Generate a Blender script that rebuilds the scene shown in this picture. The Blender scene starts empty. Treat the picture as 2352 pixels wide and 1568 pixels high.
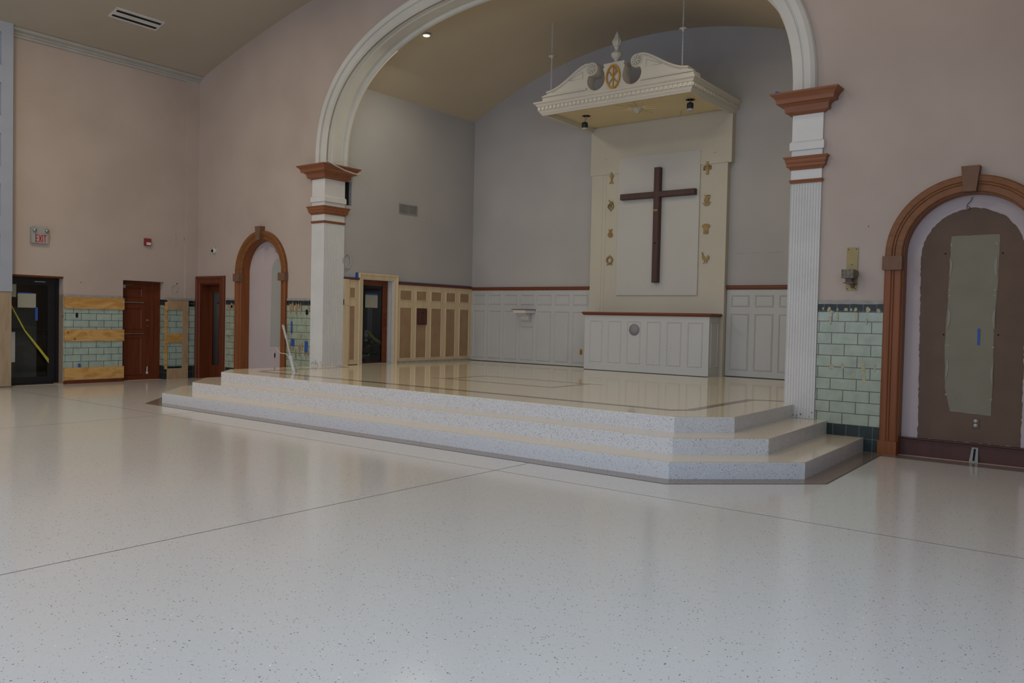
import bpy, math, random
from mathutils import Vector, Matrix, noise
from mathutils.geometry import tessellate_polygon
random.seed(7)
sc = bpy.context.scene
COL = sc.collection
# ------------------------------------------------------------------ camera
cam = bpy.data.objects.new('camera', bpy.data.cameras.new('camera')); COL.objects.link(cam)
cam.data.sensor_width = 36.0
cam.data.lens = 1889.08 / 2352 * 36
cam.data.clip_start = .05; cam.data.clip_end = 200
r_, u_, f_ = Vector((.7912767, .61106888, .02181759)), Vector((-.03439717, .00885966, .99936897)), Vector((-.61048998, .79152784, -.02802949))
m = Matrix.Identity(4)
for i in range(3):
    m[i][0], m[i][1], m[i][2] = r_[i], u_[i], -f_[i]
m.translation = (8.08337, -10.34682, 1.4956)
cam.matrix_world = m
sc.camera = cam
# ------------------------------------------------------------------ light and exposure
vs = sc.view_settings
sc.display_settings.display_device = 'sRGB'
vs.view_transform = 'Standard'; vs.look = 'None'; vs.gamma = 1; vs.use_curve_mapping = False
vs.exposure = 0.0
sc.cycles.use_denoising = True
sc.cycles.max_bounces = 10
sc.cycles.diffuse_bounces = 6
sc.cycles.sample_clamp_indirect = 6
w = bpy.data.worlds.new('sky'); sc.world = w; w.use_nodes = True
w.node_tree.nodes['Background'].inputs[0].default_value = (.62, .76, 1, 1)
w.node_tree.nodes['Background'].inputs[1].default_value = .02

def area(name, loc, rot, sx, sy, power, col):
    l = bpy.data.lights.new(name, 'AREA'); l.shape = 'RECTANGLE'; l.size = sx; l.size_y = sy
    l.energy = power; l.color = col
    o = bpy.data.objects.new(name, l); o.location = loc; o.rotation_euler = rot; COL.objects.link(o)
    return o
REAR_Y = -14.5
def hall_z(x): return -21.68 + math.sqrt(29.7 ** 2 - x * x)
# power and colour of each group of windows / ceiling lights / left fill
PW = {'A': 142, 'B': 230, 'C': 54, 'D': 50, 'E': 112, 'F': 198, 'G': 160, 'H': 268, 'J': 20}
CL = {'A': (0.577, 0.725, 1.0), 'B': (0.47, 0.696, 1.0), 'C': (1.0, 0.926, 0.704), 'D': (1.0, 0.88, 0.68), 'E': (1.0, 0.982, 0.821), 'F': (0.566, 0.687, 1.0), 'G': (0.656, 0.838, 1.0), 'H': (1.0, 0.873, 0.687), 'J': (1.0, 0.75, 0.5)}
R_ = math.radians
def grp(g, n): return PW[g] / n, CL[g]
WIN_REAR = [(-6.2, 1.3), (-3.1, 1.3), (0.0, 1.3), (3.1, 1.3), (6.2, 1.3)]       # x centre, half width
for (x, hw), g, n in zip(WIN_REAR, 'AAFFG', (2, 2, 2, 2, 1)):
    p, c = grp(g, n)
    area('window_or_fill_light', (x, REAR_Y + .1, 3.0), (R_(62), 0, 0), hw * 1.7, 4.0, p, c)
WIN_SIDE = [-6.6, -9.0, -11.4]
for y in WIN_SIDE:
    p, c = grp('B', 3)
    area('window_or_fill_light', (8.75, y, 3.9), (0, R_(60), 0), 3.2, 1.8, p, c)
DOWN = [(-2.8, .93), (2.8, .93)]
for x, y in DOWN:
    p, c = grp('C', 2)
    area('sanctuary_downlight', (x, y, 6.40), (0, 0, 0), .9, .9, p, c)
for g, pts in dict(D=[(-5.5, -3.2), (0, -3.2)], H=[(-4.5, -6.5), (1, -9.6)], J=[(5.5, -3.2)]).items():
    for x, y in pts:
        p, c = grp(g, len(pts))
        area('hall_ceiling_light', (x, y, hall_z(x) - .15), (0, 0, 0), .7, .7, p, c)
FILL_LEFT = [-8.3, -11.5]  # fill from the left added for light balance; this wall has no window opening
for y in FILL_LEFT:
    p, c = grp('E', 2)
    area('window_or_fill_light', (-8.75, y, 3.9), (0, R_(-60), 0), 3.2, 1.8, p, c)

# ------------------------------------------------------------------ mesh helper
class MB:
    def __init__(s): s.v = []; s.f = []; s.mi = []; s.sm = []
    def add(s, vs, fs, mi=0, smooth=False):
        b = len(s.v); s.v += [tuple(p) for p in vs]
        for f in fs: s.f.append([b + i for i in f]); s.mi.append(mi); s.sm.append(smooth)
        return s
    def box(s, x0, x1, y0, y1, z0, z1, mi=0):
        if x0 > x1: x0, x1 = x1, x0
        if y0 > y1: y0, y1 = y1, y0
        if z0 > z1: z0, z1 = z1, z0
        v = [(x, y, z) for x in (x0, x1) for y in (y0, y1) for z in (z0, z1)]
        return s.add(v, [(0, 1, 3, 2), (4, 6, 7, 5), (0, 4, 5, 1), (2, 3, 7, 6), (0, 2, 6, 4), (1, 5, 7, 3)], mi)
    def quad(s, a, b, c, d, mi=0): return s.add([a, b, c, d], [(0, 1, 2, 3)], mi)
    def plate(s, outer, holes, fn, t0, t1, mi=0, mside=None, back=True):
        """flat polygon with holes in (a,b) ; fn(a,b,t)->xyz ; extruded from t0 to t1"""
        loops = [outer] + list(holes)
        flat = [p for l in loops for p in l]
        tri = tessellate_polygon([[Vector((p[0], p[1], 0)) for p in l] for l in loops])
        n = len(flat)
        s.add([fn(p[0], p[1], t0) for p in flat], [tuple(t) for t in tri], mi)
        if back: s.add([fn(p[0], p[1], t1) for p in flat], [tuple(reversed(t)) for t in tri], mi)
        for l in loops:
            k = len(l)
            v = [fn(p[0], p[1], t0) for p in l] + [fn(p[0], p[1], t1) for p in l]
            s.add(v, [(i, (i + 1) % k, k + (i + 1) % k, k + i) for i in range(k)], mi if mside is None else mside)
        return s
    def tube(s, pts, rad, n=8, mi=0, cap=True, smooth=True):
        pts = [Vector(p) for p in pts]
        rads = rad if isinstance(rad, (list, tuple)) else [rad] * len(pts)
        vs = []; ref = None
        for i, p in enumerate(pts):
            d = (pts[min(i + 1, len(pts) - 1)] - pts[max(i - 1, 0)]).normalized()
            if ref is None: ref = Vector((0, 0, 1)) if abs(d.z) < .9 else Vector((1, 0, 0))
            a = (ref - d * ref.dot(d)).normalized(); ref = a; b = d.cross(a)
            for k in range(n):
                t = 2 * math.pi * k / n
                vs.append(p + (a * math.cos(t) + b * math.sin(t)) * rads[i])
        fs = [(i * n + k, i * n + (k + 1) % n, (i + 1) * n + (k + 1) % n, (i + 1) * n + k) for i in range(len(pts) - 1) for k in range(n)]
        s.add(vs, fs, mi, smooth)
        if cap:
            s.add(vs[:n], [tuple(reversed(range(n)))], mi); s.add(vs[-n:], [tuple(range(n))], mi)
        return s
    def lathe(s, c, prof, n=24, mi=0, axis='z', rib=0, ribn=12, smooth=True):
        """prof: (radius, height)"""
        vs = []
        for r, h in prof:
            for k in range(n):
                t = 2 * math.pi * k / n
                rr = r * (1 + rib * math.cos(ribn * t))
                a, b = rr * math.cos(t), rr * math.sin(t)
                p = {'z': (a, b, h), 'y': (a, h, b), 'x': (h, a, b)}[axis]
                vs.append((c[0] + p[0], c[1] + p[1], c[2] + p[2]))
        fs = [(i * n + k, i * n + (k + 1) % n, (i + 1) * n + (k + 1) % n, (i + 1) * n + k) for i in range(len(prof) - 1) for k in range(n)]
        s.add(vs, fs, mi, smooth)
        s.add(vs[:n], [tuple(range(n))], mi); s.add(vs[-n:], [tuple(range(n))], mi)
        return s
    def rings(s, rects, mi=0, smooth=False):
        """rects: list of (x0,x1,y0,y1,z) stacked, capped"""
        vs = []
        for x0, x1, y0, y1, z in rects: vs += [(x0, y0, z), (x1, y0, z), (x1, y1, z), (x0, y1, z)]
        fs = [(i * 4 + k, i * 4 + (k + 1) % 4, i * 4 + 4 + (k + 1) % 4, i * 4 + 4 + k) for i in range(len(rects) - 1) for k in range(4)]
        fs += [(3, 2, 1, 0), tuple(len(vs) - 4 + k for k in range(4))]
        return s.add(vs, fs, mi, smooth)
    def sweep(s, path, prof, fn, mi=0, closed_prof=True, caps=True, smooth=False):
        """path: list of ((a,b),(na,nb)) ; prof: list of (n_offset, depth) ; fn(a,b,depth)->xyz"""
        vs = []; k = len(prof)
        for (a, b), (na, nb) in path:
            for o, d in prof: vs.append(fn(a + na * o, b + nb * o, d))
        kk = k if closed_prof else k - 1
        fs = [(i * k + j, i * k + (j + 1) % k, (i + 1) * k + (j + 1) % k, (i + 1) * k + j) for i in range(len(path) - 1) for j in range(kk)]
        s.add(vs, fs, mi, smooth)
        if caps and closed_prof:
            s.add(vs[:k], [tuple(range(k))], mi); s.add(vs[-k:], [tuple(range(k))], mi)
        return s
    def build(s, name, mats, parent=None, fix=True):
        me = bpy.data.meshes.new(name)
        L = world_loc(parent) if parent else Vector((0, 0, 0))
        me.from_pydata([(p[0] - L.x, p[1] - L.y, p[2] - L.z) for p in s.v], [], s.f)
        if not isinstance(mats, (list, tuple)): mats = [mats]
        for mt in mats: me.materials.append(mt)
        for p, i, sm in zip(me.polygons, s.mi, s.sm): p.material_index = i; p.use_smooth = sm
        me.update()
        if fix:
            import bmesh
            bm = bmesh.new(); bm.from_mesh(me)
            bmesh.ops.recalc_face_normals(bm, faces=bm.faces)
            bm.to_mesh(me); bm.free()
        o = bpy.data.objects.new(name, me); COL.objects.link(o)
        if parent: o.parent = parent
        return o
def world_loc(o):
    v = Vector((0, 0, 0))
    while o is not None: v += o.location; o = o.parent
    return v
def tag(o, label, cat, group=None, kind=None):
    if label: o['label'] = label
    if cat: o['category'] = cat
    if group: o['group'] = group
    if kind: o['kind'] = kind
    return o
def thing(name, label, cat, loc=(0, 0, 0), group=None, kind=None):
    o = bpy.data.objects.new(name, None); o.location = loc; o.empty_display_size = .1; COL.objects.link(o)
    return tag(o, label, cat, group, kind)
def struct(name, mb, mats, label=None, parent=None):
    o = mb.build(name, mats, parent)
    if not parent: o['kind'] = 'structure'
    if label: o['label'] = label
    return o
XZ = lambda y: (lambda a, b, t: (a, y + t, b))          # plate in the XZ plane, t along +Y
YZ = lambda x: (lambda a, b, t: (x + t, a, b))

# ------------------------------------------------------------------ materials
def newmat(name):
    mt = bpy.data.materials.new(name); mt.use_nodes = True
    nt = mt.node_tree; b = nt.nodes['Principled BSDF']
    return mt, nt, b
def N(nt, t, **kw):
    n = nt.nodes.new(t)
    for k, v in kw.items():
        if k in n.inputs.keys(): n.inputs[k].default_value = v
        else: setattr(n, k, v)
    return n
def rgba(c): return (c[0], c[1], c[2], 1)
def mat(name, c, rough=.6, var=.06, scale=3.0, metal=0, bump=0, bscale=60, c2=None, emit=None, coat=0, spec=.5, detail=4, lo=.35, hi=.65):
    mt, nt, b = newmat(name)
    tc = N(nt, 'ShaderNodeTexCoord')
    ns = N(nt, 'ShaderNodeTexNoise', Scale=scale, Detail=detail)
    nt.links.new(tc.outputs['Object'], ns.inputs['Vector'])
    mr = N(nt, 'ShaderNodeMapRange'); mr.inputs[1].default_value = lo; mr.inputs[2].default_value = hi
    nt.links.new(ns.outputs[0], mr.inputs[0])
    mx = N(nt, 'ShaderNodeMix', data_type='RGBA')
    if c2 is None: c2 = tuple(v * (1 - var * 2) for v in c)
    mx.inputs[6].default_value = rgba(c); mx.inputs[7].default_value = rgba(c2)
    nt.links.new(mr.outputs[0], mx.inputs[0]); nt.links.new(mx.outputs[2], b.inputs['Base Color'])
    b.inputs['Roughness'].default_value = rough; b.inputs['Metallic'].default_value = metal
    b.inputs['Specular IOR Level'].default_value = spec
    b.inputs['Coat Weight'].default_value = coat
    if emit: b.inputs['Emission Color'].default_value = rgba(emit[0]); b.inputs['Emission Strength'].default_value = emit[1]
    if bump:
        n2 = N(nt, 'ShaderNodeTexNoise', Scale=bscale, Detail=3); nt.links.new(tc.outputs['Object'], n2.inputs['Vector'])
        bp = N(nt, 'ShaderNodeBump', Strength=bump, Distance=.01); nt.links.new(n2.outputs[0], bp.inputs['Height'])
        nt.links.new(bp.outputs[0], b.inputs['Normal'])
    return mt
def wood(name, c1, c2, axis='z', rough=.4, ring=9.0, stretch=.06, knots=False, spec=.25):
    mt, nt, b = newmat(name)
    tc = N(nt, 'ShaderNodeTexCoord'); mp = N(nt, 'ShaderNodeMapping')
    s = [1, 1, 1]; s['xyz'.index(axis)] = stretch; mp.inputs['Scale'].default_value = s
    nt.links.new(tc.outputs['Object'], mp.inputs['Vector'])
    n1 = N(nt, 'ShaderNodeTexNoise', Scale=ring, Detail=5, Distortion=.6); nt.links.new(mp.outputs[0], n1.inputs['Vector'])
    mul = N(nt, 'ShaderNodeMath', operation='MULTIPLY'); mul.inputs[1].default_value = 9 if knots else 4
    nt.links.new(n1.outputs[0], mul.inputs[0])
    fr = N(nt, 'ShaderNodeMath', operation='PINGPONG'); fr.inputs[1].default_value = 1; nt.links.new(mul.outputs[0], fr.inputs[0])
    mx = N(nt, 'ShaderNodeMix', data_type='RGBA'); mx.inputs[6].default_value = rgba(c1); mx.inputs[7].default_value = rgba(c2)
    nt.links.new(fr.outputs[0], mx.inputs[0])
    out = mx.outputs[2]
    if knots:
        tcv = N(nt, 'ShaderNodeTexVoronoi', Scale=2.6, Randomness=1.0); nt.links.new(tc.outputs['Object'], tcv.inputs['Vector'])
        mr = N(nt, 'ShaderNodeMapRange'); mr.inputs[1].default_value = .06; mr.inputs[2].default_value = .085; mr.inputs[3].default_value = 1; mr.inputs[4].default_value = 0
        nt.links.new(tcv.outputs['Distance'], mr.inputs[0])
        m2 = N(nt, 'ShaderNodeMix', data_type='RGBA'); m2.inputs[7].default_value = rgba(tuple(v * .35 for v in c2))
        nt.links.new(mr.outputs[0], m2.inputs[0]); nt.links.new(out, m2.inputs[6]); out = m2.outputs[2]
    nt.links.new(out, b.inputs['Base Color'])
    b.inputs['Roughness'].default_value = rough; b.inputs['Specular IOR Level'].default_value = spec
    return mt
def terrazzo(name, base, base2, dark, light, rough, scale=75, nd=.10, nl=.05, coat=0, spec=.5):
    mt, nt, b = newmat(name)
    tc = N(nt, 'ShaderNodeTexCoord')
    big = N(nt, 'ShaderNodeTexNoise', Scale=.35, Detail=3); nt.links.new(tc.outputs['Object'], big.inputs['Vector'])
    m0 = N(nt, 'ShaderNodeMix', data_type='RGBA'); m0.inputs[6].default_value = rgba(base); m0.inputs[7].default_value = rgba(base2)
    nt.links.new(big.outputs[0], m0.inputs[0]); cur = m0.outputs[2]
    wob = N(nt, 'ShaderNodeTexNoise', Scale=60, Detail=1); nt.links.new(tc.outputs['Object'], wob.inputs['Vector'])
    for k, (sc_, frac, colr) in enumerate(((scale, nd, dark), (scale * .8, nl, light), (scale * 1.9, nd * 1.3, tuple(v * .62 for v in base)))):
        add = N(nt, 'ShaderNodeVectorMath', operation='MULTIPLY_ADD')
        add.inputs[1].default_value = (.012, .012, .012)
        nt.links.new(wob.outputs[1], add.inputs[0]); 
        off = N(nt, 'ShaderNodeVectorMath', operation='ADD'); off.inputs[1].default_value = (k * 3.1, k * 1.7, k * 2.3)
        nt.links.new(tc.outputs['Object'], off.inputs[0]); nt.links.new(off.outputs[0], add.inputs[2])
        vo = N(nt, 'ShaderNodeTexVoronoi', Scale=sc_); nt.links.new(add.outputs[0], vo.inputs['Vector'])
        sep = N(nt, 'ShaderNodeSeparateColor'); nt.links.new(vo.outputs['Color'], sep.inputs[0])
        lt = N(nt, 'ShaderNodeMath', operation='LESS_THAN'); lt.inputs[1].default_value = frac; nt.links.new(sep.outputs[0], lt.inputs[0])
        # chip radius varies from cell to cell
        rad = N(nt, 'ShaderNodeMath', operation='MULTIPLY'); rad.inputs[1].default_value = .42; nt.links.new(sep.outputs[1], rad.inputs[0])
        l2 = N(nt, 'ShaderNodeMath', operation='LESS_THAN'); nt.links.new(vo.outputs['Distance'], l2.inputs[0]); nt.links.new(rad.outputs[0], l2.inputs[1])
        ml = N(nt, 'ShaderNodeMath', operation='MULTIPLY'); nt.links.new(lt.outputs[0], ml.inputs[0]); nt.links.new(l2.outputs[0], ml.inputs[1])
        mx = N(nt, 'ShaderNodeMix', data_type='RGBA'); mx.inputs[7].default_value = rgba(colr)
        nt.links.new(ml.outputs[0], mx.inputs[0]); nt.links.new(cur, mx.inputs[6]); cur = mx.outputs[2]
    nt.links.new(cur, b.inputs['Base Color'])
    b.inputs['Roughness'].default_value = rough; b.inputs['Specular IOR Level'].default_value = spec
    b.inputs['Coat Weight'].default_value = coat; b.inputs['Coat Roughness'].default_value = .05
    return mt
def tiles(name, axis, c1, c2, mortar, w_, h_, off=.5, u0=0, z0=0, rough=.25):
    mt, nt, b = newmat(name)
    tc = N(nt, 'ShaderNodeTexCoord'); sp = N(nt, 'ShaderNodeSeparateXYZ'); nt.links.new(tc.outputs['Object'], sp.inputs[0])
    cb = N(nt, 'ShaderNodeCombineXYZ')
    a1 = N(nt, 'ShaderNodeMath', operation='ADD'); a1.inputs[1].default_value = 40 * w_ - u0
    a2 = N(nt, 'ShaderNodeMath', operation='ADD'); a2.inputs[1].default_value = -z0
    nt.links.new(sp.outputs['XYZ'.index(axis.upper())], a1.inputs[0]); nt.links.new(sp.outputs[2], a2.inputs[0])
    nt.links.new(a1.outputs[0], cb.inputs[0]); nt.links.new(a2.outputs[0], cb.inputs[1])
    br = N(nt, 'ShaderNodeTexBrick', offset=off); br.inputs['Scale'].default_value = 1
    br.inputs['Color1'].default_value = rgba(c1); br.inputs['Color2'].default_value = rgba(c2); br.inputs['Mortar'].default_value = rgba(mortar)
    br.inputs['Mortar Size'].default_value = .0045; br.inputs['Mortar Smooth'].default_value = .1
    br.inputs['Brick Width'].default_value = w_; br.inputs['Row Height'].default_value = h_
    nt.links.new(cb.outputs[0], br.inputs['Vector'])
    ns = N(nt, 'ShaderNodeTexNoise', Scale=7, Detail=5); nt.links.new(tc.outputs['Object'], ns.inputs['Vector'])
    mr = N(nt, 'ShaderNodeMapRange'); mr.inputs[1].default_value = .3; mr.inputs[2].default_value = .7; mr.inputs[3].default_value = .82; mr.inputs[4].default_value = 1.08
    nt.links.new(ns.outputs[0], mr.inputs[0])
    vm = N(nt, 'ShaderNodeVectorMath', operation='SCALE'); nt.links.new(br.outputs[0], vm.inputs[0]); nt.links.new(mr.outputs[0], vm.inputs['Scale'])
    nt.links.new(vm.outputs[0], b.inputs['Base Color']); b.inputs['Roughness'].default_value = rough
    bp = N(nt, 'ShaderNodeBump', Strength=.5, Distance=.003); bp.invert = True; nt.links.new(br.outputs['Fac'], bp.inputs['Height']); nt.links.new(bp.outputs[0], b.inputs['Normal'])
    return mt
def glass(name, tint=(.5, .5, .5), refl=.12):
    mt, nt, b = newmat(name); nt.nodes.remove(b)
    tr = N(nt, 'ShaderNodeBsdfTransparent'); tr.inputs[0].default_value = rgba(tint)
    gl = N(nt, 'ShaderNodeBsdfGlossy'); gl.inputs['Roughness'].default_value = .04; gl.inputs[0].default_value = (.9, .9, .9, 1)
    lw = N(nt, 'ShaderNodeFresnel'); lw.inputs[0].default_value = 1.5
    mx = N(nt, 'ShaderNodeMixShader'); ge = N(nt, 'ShaderNodeNewGeometry'); inv = N(nt, 'ShaderNodeMath', operation='SUBTRACT'); inv.inputs[0].default_value = 1; nt.links.new(ge.outputs['Backfacing'], inv.inputs[1])
    fm = N(nt, 'ShaderNodeMath', operation='MULTIPLY'); nt.links.new(inv.outputs[0], fm.inputs[0]); nt.links.new(lw.outputs[0], fm.inputs[1]); nt.links.new(fm.outputs[0], mx.inputs[0]); nt.links.new(tr.outputs[0], mx.inputs[1]); nt.links.new(gl.outputs[0], mx.inputs[2])
    nt.links.new(mx.outputs[0], nt.nodes['Material Output'].inputs[0])
    return mt

M = {}
M['pink'] = mat('pink_plaster', (.485, .395, .335), .85, c2=(.435, .35, .295), scale=.8, bump=.15, bscale=9)
M['grey_plaster'] = mat('grey_plaster', (.43, .405, .39), .85, c2=(.39, .37, .36), scale=.7, bump=.1, bscale=9)
M['ceiling'] = mat('ceiling_paint', (.44, .38, .30), .9, c2=(.40, .35, .27), scale=.5)
M['apse_ceiling'] = mat('apse_ceiling_paint', (.54, .46, .34), .9, c2=(.51, .43, .31), scale=.5)
M['white'] = mat('white_paint', (.62, .60, .57), .5, var=.03, scale=2)
M['column'] = mat('column_paint', (.68, .66, .62), .5, var=.04, scale=2)
M['arch'] = mat('arch_paint', (.62, .60, .54), .45, var=.06, scale=1.2)
M['wainscot'] = mat('wainscot_paint', (.485, .485, .475), .45, var=.03, scale=1.2)
M['cream'] = mat('cream_paint', (.52, .475, .38), .5, var=.03, scale=1)
M['canopy'] = mat('canopy_paint', (.60, .555, .47), .5, var=.03, scale=1)
M['soffit'] = mat('soffit_bounce_tint', (.74, .62, .36), .5, var=.03, scale=1)  # yellow tint stands for warm light bounced up from the floor
M['screen'] = mat('screen_paint', (.52, .50, .46), .6, var=.02, scale=1)
M['altarwhite'] = mat('altar_paint', (.53, .53, .52), .45, var=.02, scale=1)
M['brown'] = wood('brown_varnish', (.14, .034, .012), (.09, .02, .007), 'z', .35)
M['brownx'] = wood('brown_varnish_rail', (.19, .055, .024), (.13, .036, .015), 'x', .35)
M['browny'] = wood('brown_varnish_rail_y', (.15, .045, .02), (.10, .028, .012), 'y', .35)
M['oak'] = wood('oak_casing', (.25, .082, .025), (.165, .052, .015), 'z', .4)
M['oak_arch'] = wood('oak_arch', (.23, .09, .028), (.17, .062, .018), 'x', .4, ring=14, stretch=.4)
M['block'] = mat('matte_brown_block', (.18, .092, .05), .7, var=.05, scale=12)
M['capital'] = wood('capital_wood', (.27, .105, .05), (.21, .078, .037), 'x', .4)
M['cross'] = wood('cross_wood', (.085, .045, .038), (.06, .03, .026), 'z', .45)
M['pine'] = wood('pine_plywood', (.60, .355, .12), (.44, .225, .06), 'y', .6, ring=5, stretch=.3, knots=True)
M['pinez'] = wood('pine_plywood_upright', (.42, .29, .17), (.36, .23, .12), 'z', .6, ring=7, stretch=.25, knots=True)
M['plyside'] = wood('plywood_sheet', (.36, .27, .175), (.31, .225, .14), 'z', .6, ring=6, stretch=.2, knots=True)
M['rawframe'] = wood('raw_poplar', (.66, .52, .34), (.56, .43, .27), 'z', .6, ring=8)
M['rawpanel'] = mat('raw_panel_board', (.36, .23, .13), .6, c2=(.31, .19, .105), scale=4)
M['hatch'] = wood('hatch_wood', (.09, .035, .025), (.065, .025, .018), 'z', .4)
M['doorframe'] = mat('black_aluminium', (.006, .006, .009), .35, var=.1)
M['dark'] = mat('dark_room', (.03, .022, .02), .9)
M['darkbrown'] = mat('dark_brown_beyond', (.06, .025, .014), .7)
M['black'] = mat('black_void', (.004, .004, .004), .9)
M['glass'] = glass('door_glass', (.72, .74, .74))
M['paper'] = mat('paper_notice', (.34, .34, .27), .8, var=.03)
M['bluetape'] = mat('blue_masking_tape', (.02, .09, .36), .6, var=.06, scale=20)
M['yellow'] = mat('caution_tape', (.42, .40, .03), .5, var=.1, scale=10)
M['gold'] = mat('gilt_metal', (.34, .22, .075), .45, metal=.4, var=.15, scale=14)
M['orange'] = mat('gilt_orange', (.52, .27, .035), .45, metal=.3, var=.1, scale=14)
M['brass'] = mat('brass_plate', (.30, .225, .085), .45, metal=.35, var=.08, scale=8)
M['pewter'] = wood('textured_pewter', (.20, .175, .13), (.025, .022, .018), 'z', .5, ring=55, stretch=.25)
M['socket'] = mat('brown_socket', (.09, .035, .025), .5)
M['steel'] = mat('dull_steel', (.35, .35, .36), .4, metal=.8)
M['lampblack'] = mat('lamp_holder_black', (.02, .022, .03), .5)
M['bulb'] = mat('lamp_glass', (.6, .58, .52), .2)
M['plastic'] = mat('white_plastic', (.62, .62, .60), .4)
M['exitbody'] = mat('exit_housing', (.34, .34, .315), .5, var=.02)
M['red'] = mat('red_letters', (.50, .03, .04), .5, var=.02)
M['alarm'] = mat('red_alarm', (.26, .025, .03), .4, var=.04)
M['greyvent'] = mat('grey_grille', (.28, .27, .25), .5)
M['disc'] = mat('grey_disc', (.25, .255, .265), .6, var=.02)
M['patch_brown'] = mat('brown_adhesive_patch', (.145, .09, .06), .8, c2=(.125, .078, .052), scale=3)
M['patch_green'] = mat('pale_bare_board', (.23, .21, .15), .85, c2=(.21, .19, .135), scale=3, bump=.2, bscale=20)
M['peel'] = mat('peeled_edge', (.29, .275, .215), .8)
M['patch_grey'] = mat('grey_patch', (.36, .355, .32), .8, var=.03)
M['niche'] = mat('niche_plaster', (.50, .42, .41), .85, c2=(.47, .39, .375), scale=1)
M['adh'] = mat('adhesive_smear', (.36, .24, .13), .7, var=.1, scale=20)
M['adhpale'] = mat('pale_adhesive', (.48, .42, .25), .6, var=.2, scale=30)
M['ledge'] = mat('plaster_ledge', (.36, .34, .31), .8, c2=(.28, .26, .24), scale=12)
M['darktile_x'] = tiles('dark_green_tile', 'x', (.007, .016, .015), (.011, .022, .02), (.11, .11, .10), .152, .152, 0, z0=.0, rough=.5)
M['darktile_y'] = tiles('dark_green_tile_y', 'y', (.008, .018, .02), (.012, .025, .025), (.10, .10, .09), .152, .152, 0)
M['tile_x'] = tiles('green_tile', 'x', (.33, .38, .285), (.36, .41, .31), (.085, .07, .04), .305, .1385, .5, z0=.30, u0=.10)
M['tile_y'] = tiles('green_tile_y', 'y', (.33, .41, .35), (.37, .45, .385), (.04, .055, .06), .305, .1385, .5, z0=.30, u0=.05)
FL, FL2 = (.60, .57, .525), (.63, .60, .555)
M['floor'] = terrazzo('terrazzo_floor', FL, FL2, (.14, .12, .10), (.82, .82, .82), .13, 100, .14, .014, spec=.6)
M['platform'] = terrazzo('terrazzo_platform', (.76, .67, .50), (.79, .70, .53), (.12, .09, .07), (.8, .8, .8), .06, 95, .06, .01, spec=.6)
M['riser'] = terrazzo('terrazzo_riser', (.60, .585, .57), (.63, .615, .60), (.06, .05, .045), (.85, .85, .85), .3, 115, .42, .22)
M['tread'] = terrazzo('terrazzo_tread', (.70, .60, .46), (.73, .63, .49), (.12, .09, .07), (.8, .8, .8), .10, 95, .06, .01, spec=.6)
M['band'] = terrazzo('terrazzo_band', (.225, .165, .125), (.24, .18, .135), (.05, .035, .03), (.45, .4, .35), .13, 78, .06, .03)
M['joint'] = mat('metal_joint', (.075, .075, .08), .5)
M['cord'] = mat('pale_cord', (.50, .50, .47), .5)
M['darkcord'] = mat('dark_cord', (.09, .08, .075), .5)
M['pole'] = mat('pale_blue_pole', (.55, .60, .68), .35)
M['bag'] = mat('black_trash_bag', (.006, .006, .007), .25)
M['lampon'] = mat('lit_lamp', (1, .9, .7), .5, emit=((1, .80, .5), 6))

# ------------------------------------------------------------------ dimensions
XL, XR = -8.9, 8.9
YB, XSL, XSR = 4.396, -4.515, 4.515
H = .495
A, B0, SPR, EXN = 4.48, 2.55, 4.37, 2.5          # main arch: half width, rise, springing, roundness
def apse_z(x): return 7.22 - 1.16 * (x / 4.5) ** 2
def super_path(a, b, z0, n, k=72):
    pts = []
    for i in range(k + 1):
        t = math.pi * i / k
        c, s = math.cos(t), math.sin(t)
        x = -a * math.copysign(abs(c) ** (2 / n), c); z = z0 + b * abs(s) ** (2 / n)
        pts.append((x, z))
    return pts
def arc_path(cx, cz, r, k=28):
    return [(cx - r * math.cos(math.pi * i / k), cz + r * math.sin(math.pi * i / k)) for i in range(k + 1)]

# ------------------------------------------------------------------ floor and platform
mb = MB()
mb.quad((XL - .6, REAR_Y, 0), (XR, REAR_Y, 0), (XR, 0.5, 0), (XL - .6, .5, 0))
J = .0012
# joints
def strip(mb, pts, wdt, z, mi, closed=False):
    """flat mitred strip on the left side of the path"""
    n = len(pts); out = []
    for i, p in enumerate(pts):
        p = Vector(p[:2])
        a = Vector(pts[i - 1][:2]) if (i > 0 or closed) else None
        b = Vector(pts[(i + 1) % n][:2]) if (i < n - 1 or closed) else None
        ns = []
        if a is not None: d = (p - a).normalized(); ns.append(Vector((-d.y, d.x)))
        if b is not None: d = (b - p).normalized(); ns.append(Vector((-d.y, d.x)))
        if len(ns) == 2:
            bis = (ns[0] + ns[1]).normalized(); o = bis * (wdt / max(.3, bis.dot(ns[0])))
        else: o = ns[0] * wdt
        out.append(p + o)
    rng = range(n if closed else n - 1)
    for i in rng:
        j = (i + 1) % n
        mb.quad((pts[i][0], pts[i][1], z), (pts[j][0], pts[j][1], z), (out[j].x, out[j].y, z), (out[i].x, out[i].y, z), mi)
    return [(o.x, o.y) for o in out]
bandin = [(-5.45, -.0), (-5.51, -2.32), (-4.53, -3.26), (4.53, -3.26), (5.51, -2.32), (5.45, 0)]
bo = strip(mb, list(reversed(bandin)), .22, J, 1)
strip(mb, bo, .018, J * 1.3, 2)
mb.quad((5.5, -.24, J * 1.2), (XR, -.24, J * 1.2), (XR, 0, J * 1.2), (5.5, 0, J * 1.2), 1)
mb.quad((3.056, REAR_Y, J), (3.062, REAR_Y, J), (3.062, -3.51, J), (3.056, -3.51, J), 2)
for x in (-3.06, 9.1): mb.quad((x, REAR_Y, J), (x + .006, REAR_Y, J), (x + .006, -3.51, J), (x, -3.51, J), 2) if x < 8 else None
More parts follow.
